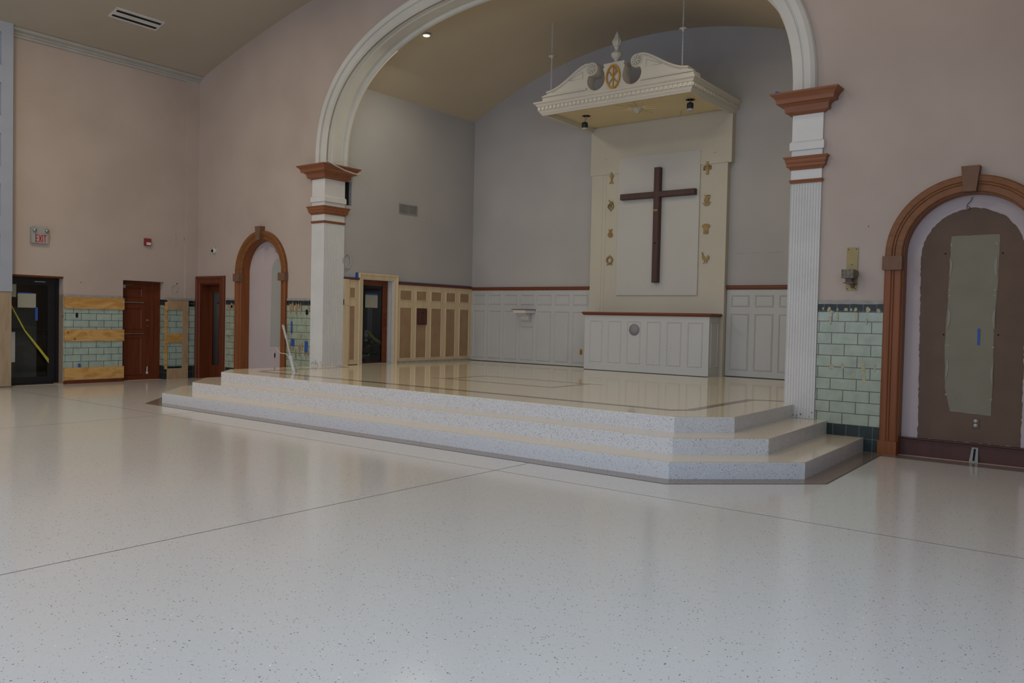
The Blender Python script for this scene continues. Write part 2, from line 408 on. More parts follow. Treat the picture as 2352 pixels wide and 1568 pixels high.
for y in (-4.06, -10.2): mb.quad((XL, y, J), (XR, y, J), (XR, y + .005, J), (XL, y + .005, J), 2)
struct('floor', mb, [M['floor'], M['band'], M['joint']])

plat = thing('stepped_platform', 'speckled grey terrazzo platform with three low steps filling the archway floor', 'platform', (0, 0, 0))
steps = [(.495, [(-4.6, 0), (-4.63, -1.945), (-4.163, -2.425), (4.163, -2.425), (4.63, -1.945), (4.6, 0)]),
         (.33, [(-5.016, 0), (-5.077, -2.135), (-4.354, -2.833), (4.354, -2.833), (5.077, -2.135), (5.016, 0)]),
         (.165, [(-5.449, 0), (-5.508, -2.317), (-4.531, -3.257), (4.531, -3.257), (5.508, -2.317), (5.449, 0)])]
for i, (z, pl) in enumerate(steps):
    mb = MB(); z0 = z - .165; nose = .004
    pl2 = pl if i else [(XSL, YB), (XSL, .44), (-4.6, .44)] + pl + [(4.6, .44), (XSR, .44), (XSR, YB)]
    tri = tessellate_polygon([[Vector((p[0], p[1], 0)) for p in pl2]])
    mb.add([(p[0], p[1], z) for p in pl2], [tuple(t) for t in tri], 0)
    for a, b in zip(pl[:-1], pl[1:]): mb.quad((a[0], a[1], z0), (b[0], b[1], z0), (b[0], b[1], z - .006), (a[0], a[1], z - .006), 1)
    # softened pale nosing
    for a, b in zip(pl[:-1], pl[1:]):
        mb.quad((a[0], a[1], z - .006), (b[0], b[1], z - .006), (b[0] * .999, b[1] * .998, z), (a[0] * .999, a[1] * .998, z), 2)
    if i == 0:
        top = [(4.47, .26), (4.05, .08), (4.05, -1.70), (3.86, -1.92), (-3.86, -1.92), (-4.05, -1.70), (-4.05, .08), (-4.47, .26)]
        strip(mb, top, -.12, z + .001, 3)
        rc = [(-.88, .56), (1.16, .56), (1.16, -.40), (-.88, -.40)]
        strip(mb, rc, .07, z + .001, 3, closed=True)
        for x, s, y in ((1.16, 1, .56), (-.88, -1, -.40)): mb.quad((x, y - .0, z + .0012), (x + s * .32, y + (.03 if s > 0 else -.03), z + .0012), (x + s * .32, y + (.05 if s > 0 else -.05), z + .0012), (x, y + (.07 if s > 0 else -.07), z + .0012), 3)
    o = mb.build('step', [M['platform'] if i == 0 else M['tread'], M['riser'], M['platform'], M['band']], plat, fix=False)

# ------------------------------------------------------------------ hall walls
def wall_front():
    xs = [XL + (XR - XL) * i / 40 for i in range(41)]
    outer = [(XL, 0), (XR, 0)] + [(x, hall_z(x)) for x in reversed(xs)]
    # arch hole starts above the floor line so that the outline stays simple
    arch = super_path(A + .03, B0 + .03, SPR, EXN)
    hole = [(-A - .03, .001)] + arch + [(A + .03, .001)]
    holes = [hole]
    for s in (-1, 1):
        holes.append([(s * 6.49 - .68, .001)] + arc_path(s * 6.49, 2.33, .68) + [(s * 6.49 + .68, .001)])
    holes.append([(-8.72, .001), (-8.72, 2.11), (-7.96, 2.11), (-7.96, .001)])
    mb = MB(); mb.plate(outer, holes, XZ(0), 0, .44)
    return struct('wall_front', mb, [M['pink']])
wall_front()
D1, D2 = (-4.0, -2.885), (-1.69, -.78)
mb = MB()
mb.plate([(REAR_Y, 0), (0, 0), (0, 7.0), (REAR_Y, 7.0)],
         [[(D1[0], .001), (D1[0], 2.125), (D1[1], 2.125), (D1[1], .001)], [(D2[0], .001), (D2[0], 2.12), (D2[1], 2.12), (D2[1], .001)]], YZ(XL), 0, -.26)
struct('wall_left', mb, [M['pink']])
mb = MB()
wh = [[(y - 1.0, 2.2), (y - 1.0, 5.6), (y + 1.0, 5.6), (y + 1.0, 2.2)] for y in WIN_SIDE]
mb.plate([(REAR_Y, 0), (0, 0), (0, 7.0), (REAR_Y, 7.0)], wh, YZ(XR), 0, .3)
struct('wall_right', mb, [M['pink']])
mb = MB()
xs = [XL + (XR - XL) * i / 20 for i in range(21)]
mb.plate([(XL, 0), (XR, 0)] + [(x, hall_z(x)) for x in reversed(xs)],
         [[(x - hw, .9), (x - hw, 5.1), (x + hw, 5.1), (x + hw, .9)] for x, hw in WIN_REAR], XZ(REAR_Y), 0, -.3)
struct('wall_rear', mb, [M['pink']])
mb = MB(); k = 60
xs = [XL - .3 + (XR - XL + .6) * i / k for i in range(k + 1)]
mb.add([(x, y, hall_z(x)) for x in xs for y in (REAR_Y - .3, .44)], [(2 * i, 2 * i + 1, 2 * i + 3, 2 * i + 2) for i in range(k)], 0, True)
struct('ceiling', mb, [M['ceiling']])
# window frames of the rear wall (daylight comes through these)
for i, (x, hw) in enumerate(WIN_REAR):
    mb = MB()
    mb.box(x - hw, x + hw, REAR_Y - .12, REAR_Y - .06, .9, .98); mb.box(x - hw, x + hw, REAR_Y - .12, REAR_Y - .06, 5.02, 5.1)
    for k in range(4): xx = x - hw + .03 + (2 * hw - .06) * k / 3; mb.box(xx - .03, xx + .03, REAR_Y - .12, REAR_Y - .06, .98, 5.02)
    for k in range(1, 5): z = .94 + 4.1 * k / 5; mb.box(x - hw, x + hw, REAR_Y - .11, REAR_Y - .07, z - .02, z + .02)
    struct('window_%d' % (i + 1), mb, [M['white']])
# cornice along the left wall
mb = MB()
prof = [(0, 6.56), (.03, 6.56), (.035, 6.60), (.07, 6.615), (.075, 6.635), (.15, 6.66), (.19, 6.70), (0, 6.80)]
pr = [(XL + a, b) for a, b in prof]
mb.add([(a, y, b) for y in (REAR_Y, 0) for a, b in pr], [(i, (i + 1) % 8, 8 + (i + 1) % 8, 8 + i) for i in range(8)])
struct('trim_1', mb, [mat('cornice_paint', (.40, .385, .35), .6, var=.05)], 'white moulded cornice along the top of the left wall')

# pier at the far left
mb = MB()
PX, PY = -8.72, -3.90
mb.box(XL, PX, -6.6, PY, 1.79, 6.95, 0)
for k in range(5):
    z0 = 2.35 + k * .95
    # framing around sunk squares, shaped to stand for dim reflections
mb2 = MB()
mb2.plate([(-6.6, 1.79), (PY, 1.79), (PY, 6.95), (-6.6, 6.95)], [[(-4.75, 2.25 + .92 * k), (-4.10, 2.25 + .92 * k), (-4.10, 2.85 + .92 * k), (-4.75, 2.85 + .92 * k)] for k in range(5)], YZ(PX), .05, 0)
mb.v, mb.f, mb.mi, mb.sm = mb.v + mb2.v, mb.f + [[i + len(mb.v) for i in f] for f in mb2.f], mb.mi + mb2.mi, mb.sm + mb2.sm
struct('wall_pier', mb, [mat('pier_paint', (.34, .365, .42), .6, var=.03)], 'white pier with sunk squares standing for dim reflections, at the left end of the hall wall')
mb = MB(); mb.box(PX, PX + .035, -6.6, PY - .005, .03, 1.785)
tag(mb.build('plywood_sheet', [M['plyside']]), 'tall knotty plywood sheet covering the foot of the white pier at the far left', 'plywood')
mb = MB(); mb.box(XL, PX, -6.6, PY - .01, 0, 1.79); struct('wall_pier_base', mb, [M['plyside']])

# ------------------------------------------------------------------ sanctuary shell
mb = MB()
mb.plate([(XSL, 0), (XSR, 0)] + [(XSL + 9.03 * i / 30, apse_z(XSL + 9.03 * i / 30) + .02) for i in range(30, -1, -1)], [], XZ(YB), 0, .2)
struct('wall_back', mb, [M['grey_plaster']])
mb = MB()
DS = (.985, 1.855)
mb.plate([(.44, 0), (YB, 0), (YB, 6.10), (.44, 6.10)], [[(DS[0], .497), (DS[0], 2.235), (DS[1], 2.235), (DS[1], .497)],
          [(.48, 3.66), (.48, 4.13), (.665, 4.13), (.665, 3.66)]], YZ(XSL), 0, -.2)
struct('wall_inner_left', mb, [M['grey_plaster']])
mb = MB(); mb.box(XSR, XSR + .2, .44, YB, 0, 6.10); struct('wall_inner_right', mb, [M['grey_plaster']])
mb = MB(); k = 60
xs = [XSL - .2 + (XSR - XSL + .4) * i / k for i in range(k + 1)]
mb.add([(x, y, apse_z(x)) for x in xs for y in (.40, YB + .2)], [(2 * i, 2 * i + 1, 2 * i + 3, 2 * i + 2) for i in range(k)], 0, True)
struct('ceiling', mb, [M['apse_ceiling']])
mb = MB(); mb.box(-4.62, -4.60, .46, .69, 3.64, 4.15); mb.box(-4.60, XSL + .004, .47, .49, 3.65, 4.14)  # black boxes stand for the shade inside the opening
tag(mb.build('shaded_opening', [M['black']]), 'dark upright rectangular opening in the inner wall beside the left column top', 'recess')

# ------------------------------------------------------------------ main arch casing
arch = thing('main_archway', 'large pale moulded arch casing spanning the opening above the two columns', 'archway', (0, 0, SPR))
k = 96
inn = super_path(A - .01, B0 - .01, SPR, EXN, k)
path = []
for i in range(k + 1):
    a = Vector(inn[max(i - 1, 0)]); b = Vector(inn[min(i + 1, k)]); d = (b - a).normalized()
    n = Vector((-d.y, d.x))
    if i in (0, k): n = Vector((-1 if i == 0 else 1, 0))
    path.append((inn[i], (n.x, n.y)))
T = .30
fp = [(0, -.02), (.02, -.05), (.13, -.05), (.14, -.035), (.155, -.035), (.165, -.07), (.24, -.085), (.285, -.06), (T, -.03), (T + .01, .02), (0, .02)]
MB().sweep(path, fp, lambda a, b, d: (a, d, b)).build('face_moulding', [M['arch']], arch)
ip = [(.0, -.02), (.0, .10), (-.012, .12), (-.012, .30), (.0, .33), (.0, .38), (-.045, .40), (-.055, .44), (-.045, .48), (.02, .50), (.02, -.02)]
MB().sweep(path, ip, lambda a, b, d: (a, d, b)).build('soffit_lining', [M['arch']], arch)

# ------------------------------------------------------------------ corner columns
def column(s, label):
    # s=-1 left, +1 right ; shaft footprint from x=+-4.49 outward to +-4.86, y from -.03 to .47
    xi, xo = 4.485, 4.862
    x0, x1 = (-xo, -xi) if s < 0 else (xi, xo)
    y0, y1 = -.03, .47
    L = thing('corner_column', label, 'column', ((x0 + x1) / 2, .2, .33))
    # fluted shaft
    mb = MB()
    def fl(p, q, n, nx, ny):
        out = []
        for i in range(n):
            for u, d in ((.06, 0), (.30, .012), (.5, .016), (.70, .012), (.94, 0)):
                t = (i + u) / n
                out.append((p[0] + (q[0] - p[0]) * t - nx * d, p[1] + (q[1] - p[1]) * t - ny * d))
        return out
    n1, n2 = 11, 13
    if s < 0:
        loop = [(x0, y0)] + fl((x0, y0), (x1, y0), n1, 0, -1) + [(x1, y0)] + fl((x1, y0), (x1, y1), n2, 1, 0) + [(x1, y1), (x0, y1)]
    else:
        loop = [(x1, y0)] + fl((x1, y0), (x0, y0), n1, 0, -1) + [(x0, y0)] + fl((x0, y0), (x0, y1), n2, -1, 0) + [(x0, y1), (x1, y1)]
    zb = .332
    mb.plate(loop, [], lambda a, b, t: (a, b, t), zb, 3.255)
    mb.build('fluted_shaft', [M['column']], L)
    def ring(prof, name, mt, grow=0):
        mb = MB()
        mb.rings([(x0 - o, x1 + o, y0 - o, y1 + o, z) for o, z in prof])
        return mb.build(name, [mt], L)
    ring([(.006, 3.255), (.012, 3.27), (.02, 3.285), (.012, 3.30)], 'necking_band', M['capital'])
    ring([(0, 3.30), (0, 3.42)], 'neck_block', M['column'])
    ring([(.01, 3.42), (.02, 3.44), (.05, 3.465), (.05, 3.49), (.045, 3.492), (.062, 3.52), (.062, 3.545), (.07, 3.55), (.082, 3.572), (.082, 3.578), (.0, 3.58)], 'lower_capital', M['capital'])
    ring([(0, 3.58), (0, 3.66), (.012, 3.66), (.022, 3.665), (.022, 3.755), (.012, 3.765), (0, 3.78), (0, 4.10)], 'upper_block', M['column'])
    ring([(.01, 4.10), (.03, 4.115), (.05, 4.125), (.075, 4.13), (.08, 4.18), (.085, 4.20), (.11, 4.215), (.125, 4.225), (.16, 4.23), (.165, 4.275), (.17, 4.285), (.19, 4.31), (.22, 4.335), (.225, 4.355), (0, 4.37)], 'upper_capital', M['capital'])
    mb = MB(); z = .332
    for i in range(14):
        xx = x0 + (x1 - x0) * random.uniform(.05, .95); w_ = random.uniform(.005, .015)
        h_ = random.uniform(.004, .02); zz = z + random.uniform(0, .05 + .1 * random.random()) + (.165 if s < 0 else 0)
        mb.box(xx, xx + w_, y0 - .0025, y0 - .0005, zz, zz + h_)
    mb.build('scuffs', [M['darkcord']], L)
    return L
column(-1, 'left white fluted corner column with stepped brown wood capital')
column(1, 'right white fluted corner column with stepped brown wood capital, beside the brass sconce')

# ------------------------------------------------------------------ arched niches with wooden surrounds
def niche(s, label):
    cx = s * 6.49; R, r, zc = .865, .68, 2.33
    L = thing('arched_niche', label, 'niche', (cx, 0, 0))
    k = 36
    def pth(rr): return [((cx - rr * math.cos(math.pi * i / k), zc + rr * math.sin(math.pi * i / k)), (-math.cos(math.pi * i / k), math.sin(math.pi * i / k))) for i in range(k + 1)]
    prof = [(0, .0), (0, -.025), (.012, -.035), (.075, -.035), (.085, -.05), (.10, -.05), (.112, -.065), (.165, -.075), (.18, -.06), (.185, .0)]
    fn = lambda a, b, d: (a, d, b)
    MB().sweep(pth(r), prof, fn).build('arch_casing', [M['oak_arch']], L)
    for sd in (-1, 1):
        p2 = [((cx + sd * r, .0), (sd, 0)), ((cx + sd * r, zc), (sd, 0))]
        MB().sweep(p2, prof, fn).build('side_casing', [M['oak']], L)
        mb = MB(); mb.box(cx + sd * (r - .012), cx + sd * (r + .20), -.10, 0, 2.155, 2.315)
        mb.build('impost_block', [M['block']], L)
        mb = MB(); mb.box(cx + sd * (r - .015), cx + sd * (r + .19), -.085, 0, .0, .16); mb.build('plinth_block', [M['oak']], L)
    # lining of the recess
    p3 = [((cx - r, .0), (-1, 0)), ((cx - r, zc), (-1, 0))] + pth(r)[1:-1] + [((cx + r, zc), (1, 0)), ((cx + r, 0), (1, 0))]
    MB().sweep(p3, [(-.012, 0), (-.012, .17), (.0, .17), (.0, 0)], fn).build('recess_lining', [M['oak']], L)
    mb = MB()
    kz = [(-.062, 3.0), (.062, 3.0), (.092, 3.28), (-.092, 3.28)]
    mb.plate([(cx + a, b) for a, b in kz], [], XZ(0), -.12, 0)
    mb.build('keystone', [M['block']], L)
    mb = MB(); mb.plate([(cx - r, 0)] + [(a, b) for (a, b), _ in pth(r)] + [(cx + r, 0)], [], XZ(.17), 0, .03)
    mb.build('back_panel', [M['niche']], L)
    return L
NL = niche(-1, 'narrow-looking arched wall niche with brown wood surround left of the left column, pink inside')
NR = niche(1, 'arched wall niche with brown wood surround at the right edge, brown patch inside')
# contents of the right niche
cx = 6.49
def jag(pts, amp, step=.03, seed=1):
    rnd = random.Random(seed); out = []
    for i in range(len(pts)):
        a, b = Vector(pts[i]), Vector(pts[(i + 1) % len(pts)])
        n = max(1, int((b - a).length / step))
        for j in range(n):
            p = a.lerp(b, j / n); out.append((p.x + rnd.uniform(-amp, amp), p.y + rnd.uniform(-amp, amp)))
    return out
arc = [(6.49 - .52 * math.cos(math.pi * i / 24), 2.31 + .54 * math.sin(math.pi * i / 24)) for i in range(25)]
mb = MB(); mb.plate(jag([(6.0, .205)] + [(5.985, 1.2), (5.97, 2.2)] + arc + [(7.03, 1.5), (7.03, .205)], .007, .03, 3), [], XZ(.17), -.004, 0)
AP = mb.build('adhesive_patch', [M['patch_brown']], NR)
mb = MB(); mb.plate(jag([(6.33, .54), (6.74, .525), (6.745, 1.0), (6.735, 1.5), (6.755, 1.95), (6.765, 2.33), (6.76, 2.545), (6.28, 2.54), (6.275, 2.2), (6.265, 1.75), (6.25, 1.3), (6.27, .8)], .003, .06, 5), [], XZ(.17), -.008, 0)
BB = mb.build('bare_board', [M['patch_green']], NR)
mb = MB()
for zc, sd in ((2.2, 1), (1.62, 1), (1.0, 1), (2.2, -1), (1.62, -1), (1.05, -1)):
    x = 6.745 if sd > 0 else 6.272
    pts = [(x, zc + .10), (x - sd * .022, zc + .06), (x - sd * .028, zc), (x - sd * .016, zc - .09), (x, zc - .14), (x - sd * .004, zc - .03)]
    mb = MB(); mb.plate(pts, [], XZ(.17), -.014, -.008); mb.build('peeled_edge', [M['peel']], BB)
for zc in (2.46, 2.42, 1.93, 1.88, 1.3, .72): 
    for x in (6.285, 6.735):
        mb = MB(); mb.lathe((x, .160, zc + random.uniform(-.02, .02)), [(.014, 0), (.0, -.005)], 8, axis='y'); mb.build('peeled_edge', [M['peel']], BB)
for x, z in ((6.225, 2.345), (6.765 + .03, 2.335), (6.235, 1.418), (6.78, 1.43)):
    mb = MB(); mb.lathe((x, .166, z), [(.010, 0), (.0, -.002)], 10, axis='y'); mb.build('screw_hole', [M['black']], AP)
mb = MB(); mb.box(5.81, 7.17, .10, .17, 0, .17); mb.box(5.81, 7.17, .085, .17, .17, .185); mb.box(5.81, 7.17, .095, .17, .19, .205)
mb.build('skirting', [M['hatch']], NR)
mb = MB(); mb.tube([(6.48, .155, 2.97), (6.465, .15, 2.93), (6.43, .15, 2.89), (6.425, .15, 2.85), (6.45, .15, 2.83), (6.455, .15, 2.86), (6.43, .15, 2.875)], .004, 6)
tag(mb.build('dangling_wire', [M['darkcord']]), 'thin curled wire hanging below the keystone of the right-hand niche', 'wire')
t = thing('wall_outlet', 'brown duplex outlet with two white sockets below the pale board in the right-hand niche', 'outlet', (6.595, .166, .43))
mb = MB(); mb.box(6.56, 6.63, .160, .167, .37, .485); mb.build('cover_plate', [M['patch_brown']], t)
for z in (.455, .405):
    mb = MB(); mb.lathe((6.592, .157, z), [(.019, .003), (.019, -.001), (.0, -.001)], 16, axis='y'); so_ = mb.build('socket', [M['plastic']], t)
    mb = MB(); mb.box(6.583, 6.587, .1545, .1565, z - .006, z + .007); mb.box(6.597, 6.601, .1545, .1565, z - .006, z + .007)
    mb.build('slots', [M['black']], so_)
t = thing('floor_conduit', 'grey slotted metal plate set in a notch of the dark skirting in the right-hand niche', 'metal plate', (6.6, .09, 0))
mb = MB(); mb.add([(6.555, .05, .0), (6.645, .05, .0), (6.635, .095, .165), (6.575, .095, .165), (6.555, .09, .0), (6.645, .09, .0), (6.635, .1, .165), (6.575, .1, .165)], [(0, 1, 2, 3), (4, 5, 6, 7), (0, 1, 5, 4), (1, 2, 6, 5), (2, 3, 7, 6), (3, 0, 4, 7)])
mb.build('plate', [M['greyvent']], t)
mb = MB(); mb.add([(6.59, .048, .02), (6.61, .048, .02), (6.615, .087, .15), (6.595, .087, .15)], [(0, 1, 2, 3)]); mb.build('slot', [M['black']], t)
mb = MB(); mb.box(6.578, 6.604, .157, .1615, 1.312, 1.495)
tag(mb.build('masking_tape', [M['bluetape']]), 'blue tape strip stuck upright on the pale board in the right-hand niche', 'tape')
# contents of the left niche
mb = MB(); arc = [(-6.08 - .30 * math.cos(math.pi * i / 16), 2.36 + .29 * math.sin(math.pi * i / 16)) for i in range(17)]
mb.plate(jag([(-6.41, .80)] + arc + [(-5.82, .80)], .006, .04, 9), [], XZ(.17), -.004, 0)
mb.build('grey_patch', [M['patch_grey']], NL)
mb = MB(); mb.plate([(-6.24 + .02 * math.cos(a * math.pi / 6), .62 + .055 * math.sin(a * math.pi / 6)) for a in range(12)], [], XZ(.165), -.003, 0)
tag(mb.build('wall_hole', [M['black']]), 'small dark oval hole low inside the narrow-looking left niche', 'hole')
mb = MB(); mb.tube([(-6.17 + .05 * math.cos(t_ * .6), .145 - .002 * t_, 2.83 + .085 * math.sin(t_ * .6)) for t_ in range(12)], .005, 6)
tag(mb.build('wire_loop', [M['darkcord']]), 'dark wire loop hanging inside the top of the left niche', 'wire')

# ------------------------------------------------------------------ tile wainscots
def tile_panel_x(x0, x1, label, z_low=.0):
    L = thing('tile_wainscot', label, 'tile wainscot', ((x0 + x1) / 2, 0, 0))
    mb = MB(); mb.box(x0, x1, -.015, -.001, .30, 1.69); mb.build('green_tiles', [M['tile_x']], L)
    mb = MB(); mb.box(x0, x1, -.02, -.001, 1.66, 1.755); mb.build('dark_cap_tiles', [M['darktile_x']], L)
    mb = MB(); mb.box(x0, x1, -.022, -.001, 0, .30); mb.build('dark_base_tiles', [M['darktile_x']], L)
    mb = MB(); mb.plate(jag([(x0, 1.755), (x1, 1.755), (x1, 1.80), (x0, 1.80)], .004, .05, 3), [], XZ(0), -.018, -.001); mb.build('plaster_ledge', [M['ledge']], L)
    return L
TR = tile_panel_x(4.868, 5.62, 'pale green tiled wall strip between right column and right-hand niche')
TM = tile_panel_x(-5.62, -4.868, 'pale green tiled wall strip between left niche and left column, with blue tape')
TN = tile_panel_x(-7.74, -7.36, 'narrow green tiled strip between glazed wooden door and left niche')
def smears(L, spots, mt, y=-.0215, seed=2, name='adhesive_smears'):
    rnd = random.Random(seed)
    for x, z, w_, h_ in spots:
        n = 14; pts = []; mb = MB()
        for i in range(n):
            t_ = 2 * math.pi * i / n; q = 1 + rnd.uniform(-.22, .22)
            pts.append((x + w_ * q * math.cos(t_), z + h_ * q * math.sin(t_)))
        mb.plate(pts, [], XZ(0), y - .002, y)
        mb.build('adhesive_smear', [mt], L)
smears(TR, [(4.93, 1.70, .012, .02), (5.00, 1.69, .02, .03), (5.03, 1.66, .03, .02), (5.10, 1.69, .012, .022), (5.20, 1.69, .022, .022), (5.26, 1.69, .012, .018), (5.31, 1.69, .02, .025), (5.45, 1.69, .028, .035), (5.57, 1.68, .02, .025),
            (5.02, 1.56, .014, .05), (5.10, 1.60, .012, .05), (5.32, 1.60, .012, .06), (5.44, 1.55, .008, .04)], M['adhpale'], seed=4)
smears(TR, [(5.05, .99, .025, .03), (5.18, 1.0, .02, .04), (5.42, 1.0, .025, .06), (5.43, .87, .022, .05), (5.31, .90, .015, .05), (5.55, 1.0, .012, .05)], M['adhpale'], y=-.0155, seed=5)
smears(TM, [(-5.50, 1.61, .03, .10), (-5.43, 1.63, .035, .09), (-5.31, 1.60, .03, .10), (-5.24, 1.65, .03, .05), (-5.17, 1.60, .022, .11), (-4.93, 1.60, .03, .05),
            (-5.5, .83, .02, .10), (-5.40, .86, .035, .12), (-5.32, .70, .015, .08), (-5.2, .82, .035, .07), (-5.2, .70, .025, .05), (-5.12, .85, .02, .07), (-5.03, .78, .02, .10), (-4.94, .74, .02, .08)], M['adh'], seed=6, y=-.0225)
smears(TN, [(-7.58, 1.62, .10, .04), (-7.5, 1.64, .05, .06), (-7.62, .97, .07, .015)], M['adh'], seed=8, y=-.0225)
mb = MB(); mb.plate([(-4.98 + .035 * math.cos(a * .52) * (1 + .2 * (a % 3)), 1.53 + .055 * math.sin(a * .52)) for a in range(12)], [], XZ(0), -.026, -.0205)
tag(mb.build('tile_hole', [M['black']]), 'black ragged hole in the tiles between left niche and left column', 'hole')
for x0, x1, z0, z1, lab in ((-5.47, -5.43, 1.10, 1.34, 'upper narrow blue tape strip on tiles right of the left niche'), (-5.46, -5.36, .85, .99, 'blue tape piece below the narrow strip on tiles beside the leaning pole'),
                            (-5.03, -4.94, .74, .96, 'blue tape piece on tiles closest to the left column')):
    mb = MB(); mb.box(x0, x1, -.029, -.025, z0, z1); tag(mb.build('masking_tape', [M['bluetape']]), lab, 'tape')

def tile_panel_y(y0, y1, label, x=XL, base=True, cap=True):
    L = thing('tile_wainscot', label, 'tile wainscot', (x, (y0 + y1) / 2, 0))
    mb = MB(); mb.box(x + .001, x + .015, y0, y1, .27, 1.70); mb.build('green_tiles', [M['tile_y']], L)
    if cap: mb = MB(); mb.box(x + .001, x + .018, y0, y1, 1.60, 1.735); mb.build('dark_cap_tiles', [M['darktile_y']], L)
    if base: mb = MB(); mb.box(x + .001, x + .02, y0, y1, 0, .28); mb.build('dark_base_tiles', [M['darktile_y']], L)
    mb = MB(); mb.box(x + .001, x + .022, y0, y1, 1.735, 1.78); mb.build('plaster_ledge', [M['ledge']], L)
    return L
tile_panel_y(-2.88, -1.70, 'pale green tiled wall behind three horizontal plywood boards between the two left doors', cap=False, base=False)
tile_panel_y(-.78, -.005, 'pale green tiled wall strip right of the brown panelled door in the left corner')
# reveal of door 2, tiled
mb = MB(); mb.box(XL - .24, XL, -.785, -.779, .30, 1.62); o = mb.build('tiled_reveal', [M['tile_x']])
tag(o, 'green tiled side of the recess around the brown panelled door', 'tile wainscot')
mb = MB(); mb.box(XL - .24, XL - .001, -.785, -.778, 1.62, 1.74); mb.build('dark_cap_tiles', [M['darktile_x']], o); mb = MB(); mb.box(XL - .24, XL - .001, -.785, -.778, 0, .30); mb.build('dark_base_tiles', [M['darktile_x']], o)
# plywood boards
def board(y0, y1, z0, z1, label, m_='pine', g=None, x=XL + .02, t=.02):
    mb = MB(); mb.box(x, x + t, y0, y1, z0, z1); return tag(mb.build('plywood_board', [M[m_]]), label, 'board', g)
board(-2.875, -1.675, 1.50, 1.735, 'topmost of three horizontal plywood boards between the two left doors')
board(-2.875, -1.675, .85, 1.085, 'middle of three horizontal plywood boards between the two left doors')
board(-2.875, -1.675, .075, .32, 'lowest of three horizontal plywood boards between the two left doors, pale streaks')
board(-.715, -.36, 1.52, 1.73, 'short top plywood piece right of the brown panelled door', 'pinez')
board(-.715, -.36, .80, 1.0, 'short middle plywood piece right of the brown panelled door')
board(-.715, -.36, .0, .235, 'short bottom plywood piece right of the brown panelled door', 'pinez')
board(-.36, -.22, 0.0, 1.73, 'full-height upright plywood strip left of the glazed wooden door', 'pinez')
board(-.77, -.715, .22, 1.69, 'thin orange upright wood strip beside the brown panelled door', 'pine')
mb = MB(); mb.box(XL, XL + .03, -2.88, -1.69, 0, .06); tag(mb.build('baseboard_left', [M['brown']]), None, None, kind='structure')
mb = MB(); mb.box(XL + .041, XL + .044, -2.61, -2.56, .33, .40); tag(mb.build('masking_tape', [M['bluetape']]), 'small blue tape tab above the lowest plywood board', 'tape')
mb = MB(); mb.plate([(-2.63 + .026 * math.cos(a * .5236), 1.37 + .055 * math.sin(a * .5236)) for a in range(12)], [], YZ(XL + .015), 0, .005)
tag(mb.build('tile_hole', [M['black']]), 'small black hole in the tiles below the topmost plywood board', 'hole')

# ------------------------------------------------------------------ doors
# door 1: black glazed door in the left wall
d = thing('door_1', 'black metal framed glass door at the far left with paper notices', None, (XL - .2, -3.4, 0), kind='structure')
xf = XL - .22
mb = MB(); y0, y1, zt = D1[0], D1[1], 2.12
mb.box(xf - .05, xf + .04, y1 - .06, y1 - .005, 0, zt - .03); mb.box(xf - .05, xf + .04, y0, y0 + .08, 0, zt - .03); mb.box(xf - .05, xf + .04, y0, y1 - .06, zt - .12, zt - .03); mb.box(xf - .05, xf + .04, y0, y1 - .06, 0, .03)
mb.build('door_frame', [M['doorframe']], d)
mb = MB(); mb.box(xf - .03, xf + .015, y1 - .205, y1 - .06, .03, zt - .12); mb.box(xf - .03, xf + .015, y0 + .08, y0 + .17, .03, zt - .12); mb.box(xf - .03, xf + .015, y0 + .17, y1 - .205, .03, .15); mb.box(xf - .03, xf + .015, y0 + .17, y1 - .205, zt - .17, zt - .12)
mb.build('door_leaf', [M['doorframe']], d)
mb = MB(); mb.box(xf - .012, xf - .006, y0 + .17, y1 - .205, .15, zt - .17); mb.build('pane', [M['glass']], d)
mb = MB(); mb.box(xf + .03, xf + .06, y0 + .17, -3.51, 1.04, 1.115); mb.box(xf + .015, xf + .03, y0 + .17, y1 - .205, 1.075, 1.083); mb.build('push_bar', [M['doorframe']], d)
mb = MB(); mb.box(xf + .041, xf + .055, -3.35, -3.15, 2.0, 2.02); mb.build('closer_arm', [M['steel']], d)
mb = MB(); mb.box(XL - .24, XL - .001, y1 - .003, y1 + .002, 0, 1.77); mb.box(XL - .24, XL - .001, y1 - .10, y1 - .003, 0, .02); mb.build('reveal_board', [M['plyside']], d)
mb = MB(); mb.box(XL - .24, XL - .001, y1 - .004, y1, 1.79, zt); mb.build('reveal_plaster', [M['pink']], d)
mb = MB(); mb.box(XL - .24, XL, y0, y1, zt - .03, zt - .001); mb.build('head_board', [M['brown']], d)
def xat(px_y, px_z): return None
mb = MB(); mb.box(xf + .018, xf + .020, -3.64, -3.31, 1.50, 1.775)
n1 = thing('paper_notice', 'pale paper notice taped at eye level on the black glass door', 'notice', (xf + .019, -3.55, 1.5))
mb.build('sheet', [M['paper']], n1)
mb = MB(); mb.box(xf + .0205, xf + .022, -3.63, -3.37, 1.77, 1.79); mb.build('tape', [M['bluetape']], n1)
mb = MB(); mb.box(xf + .018, xf + .020, -3.83, -3.665, 1.70, 1.945); tag(mb.build('paper_notice', [M['paper']]), 'narrow paper sheet high at the left edge of the black glass door', 'notice')
mb = MB(); mb.box(xf + .0205, xf + .022, -3.325, -3.275, 1.25, 1.51); tag(mb.build('masking_tape', [M['bluetape']]), 'upright blue tape strip hanging beside the notice on the black glass door', 'tape')
mb = MB(); mb.box(xf + .018, xf + .020, -3.83, -3.68, .45, 1.03); tag(mb.build('paper_notice', [M['plastic']]), 'tall white strip below the push bar at the left edge of the black glass door', 'sheet')
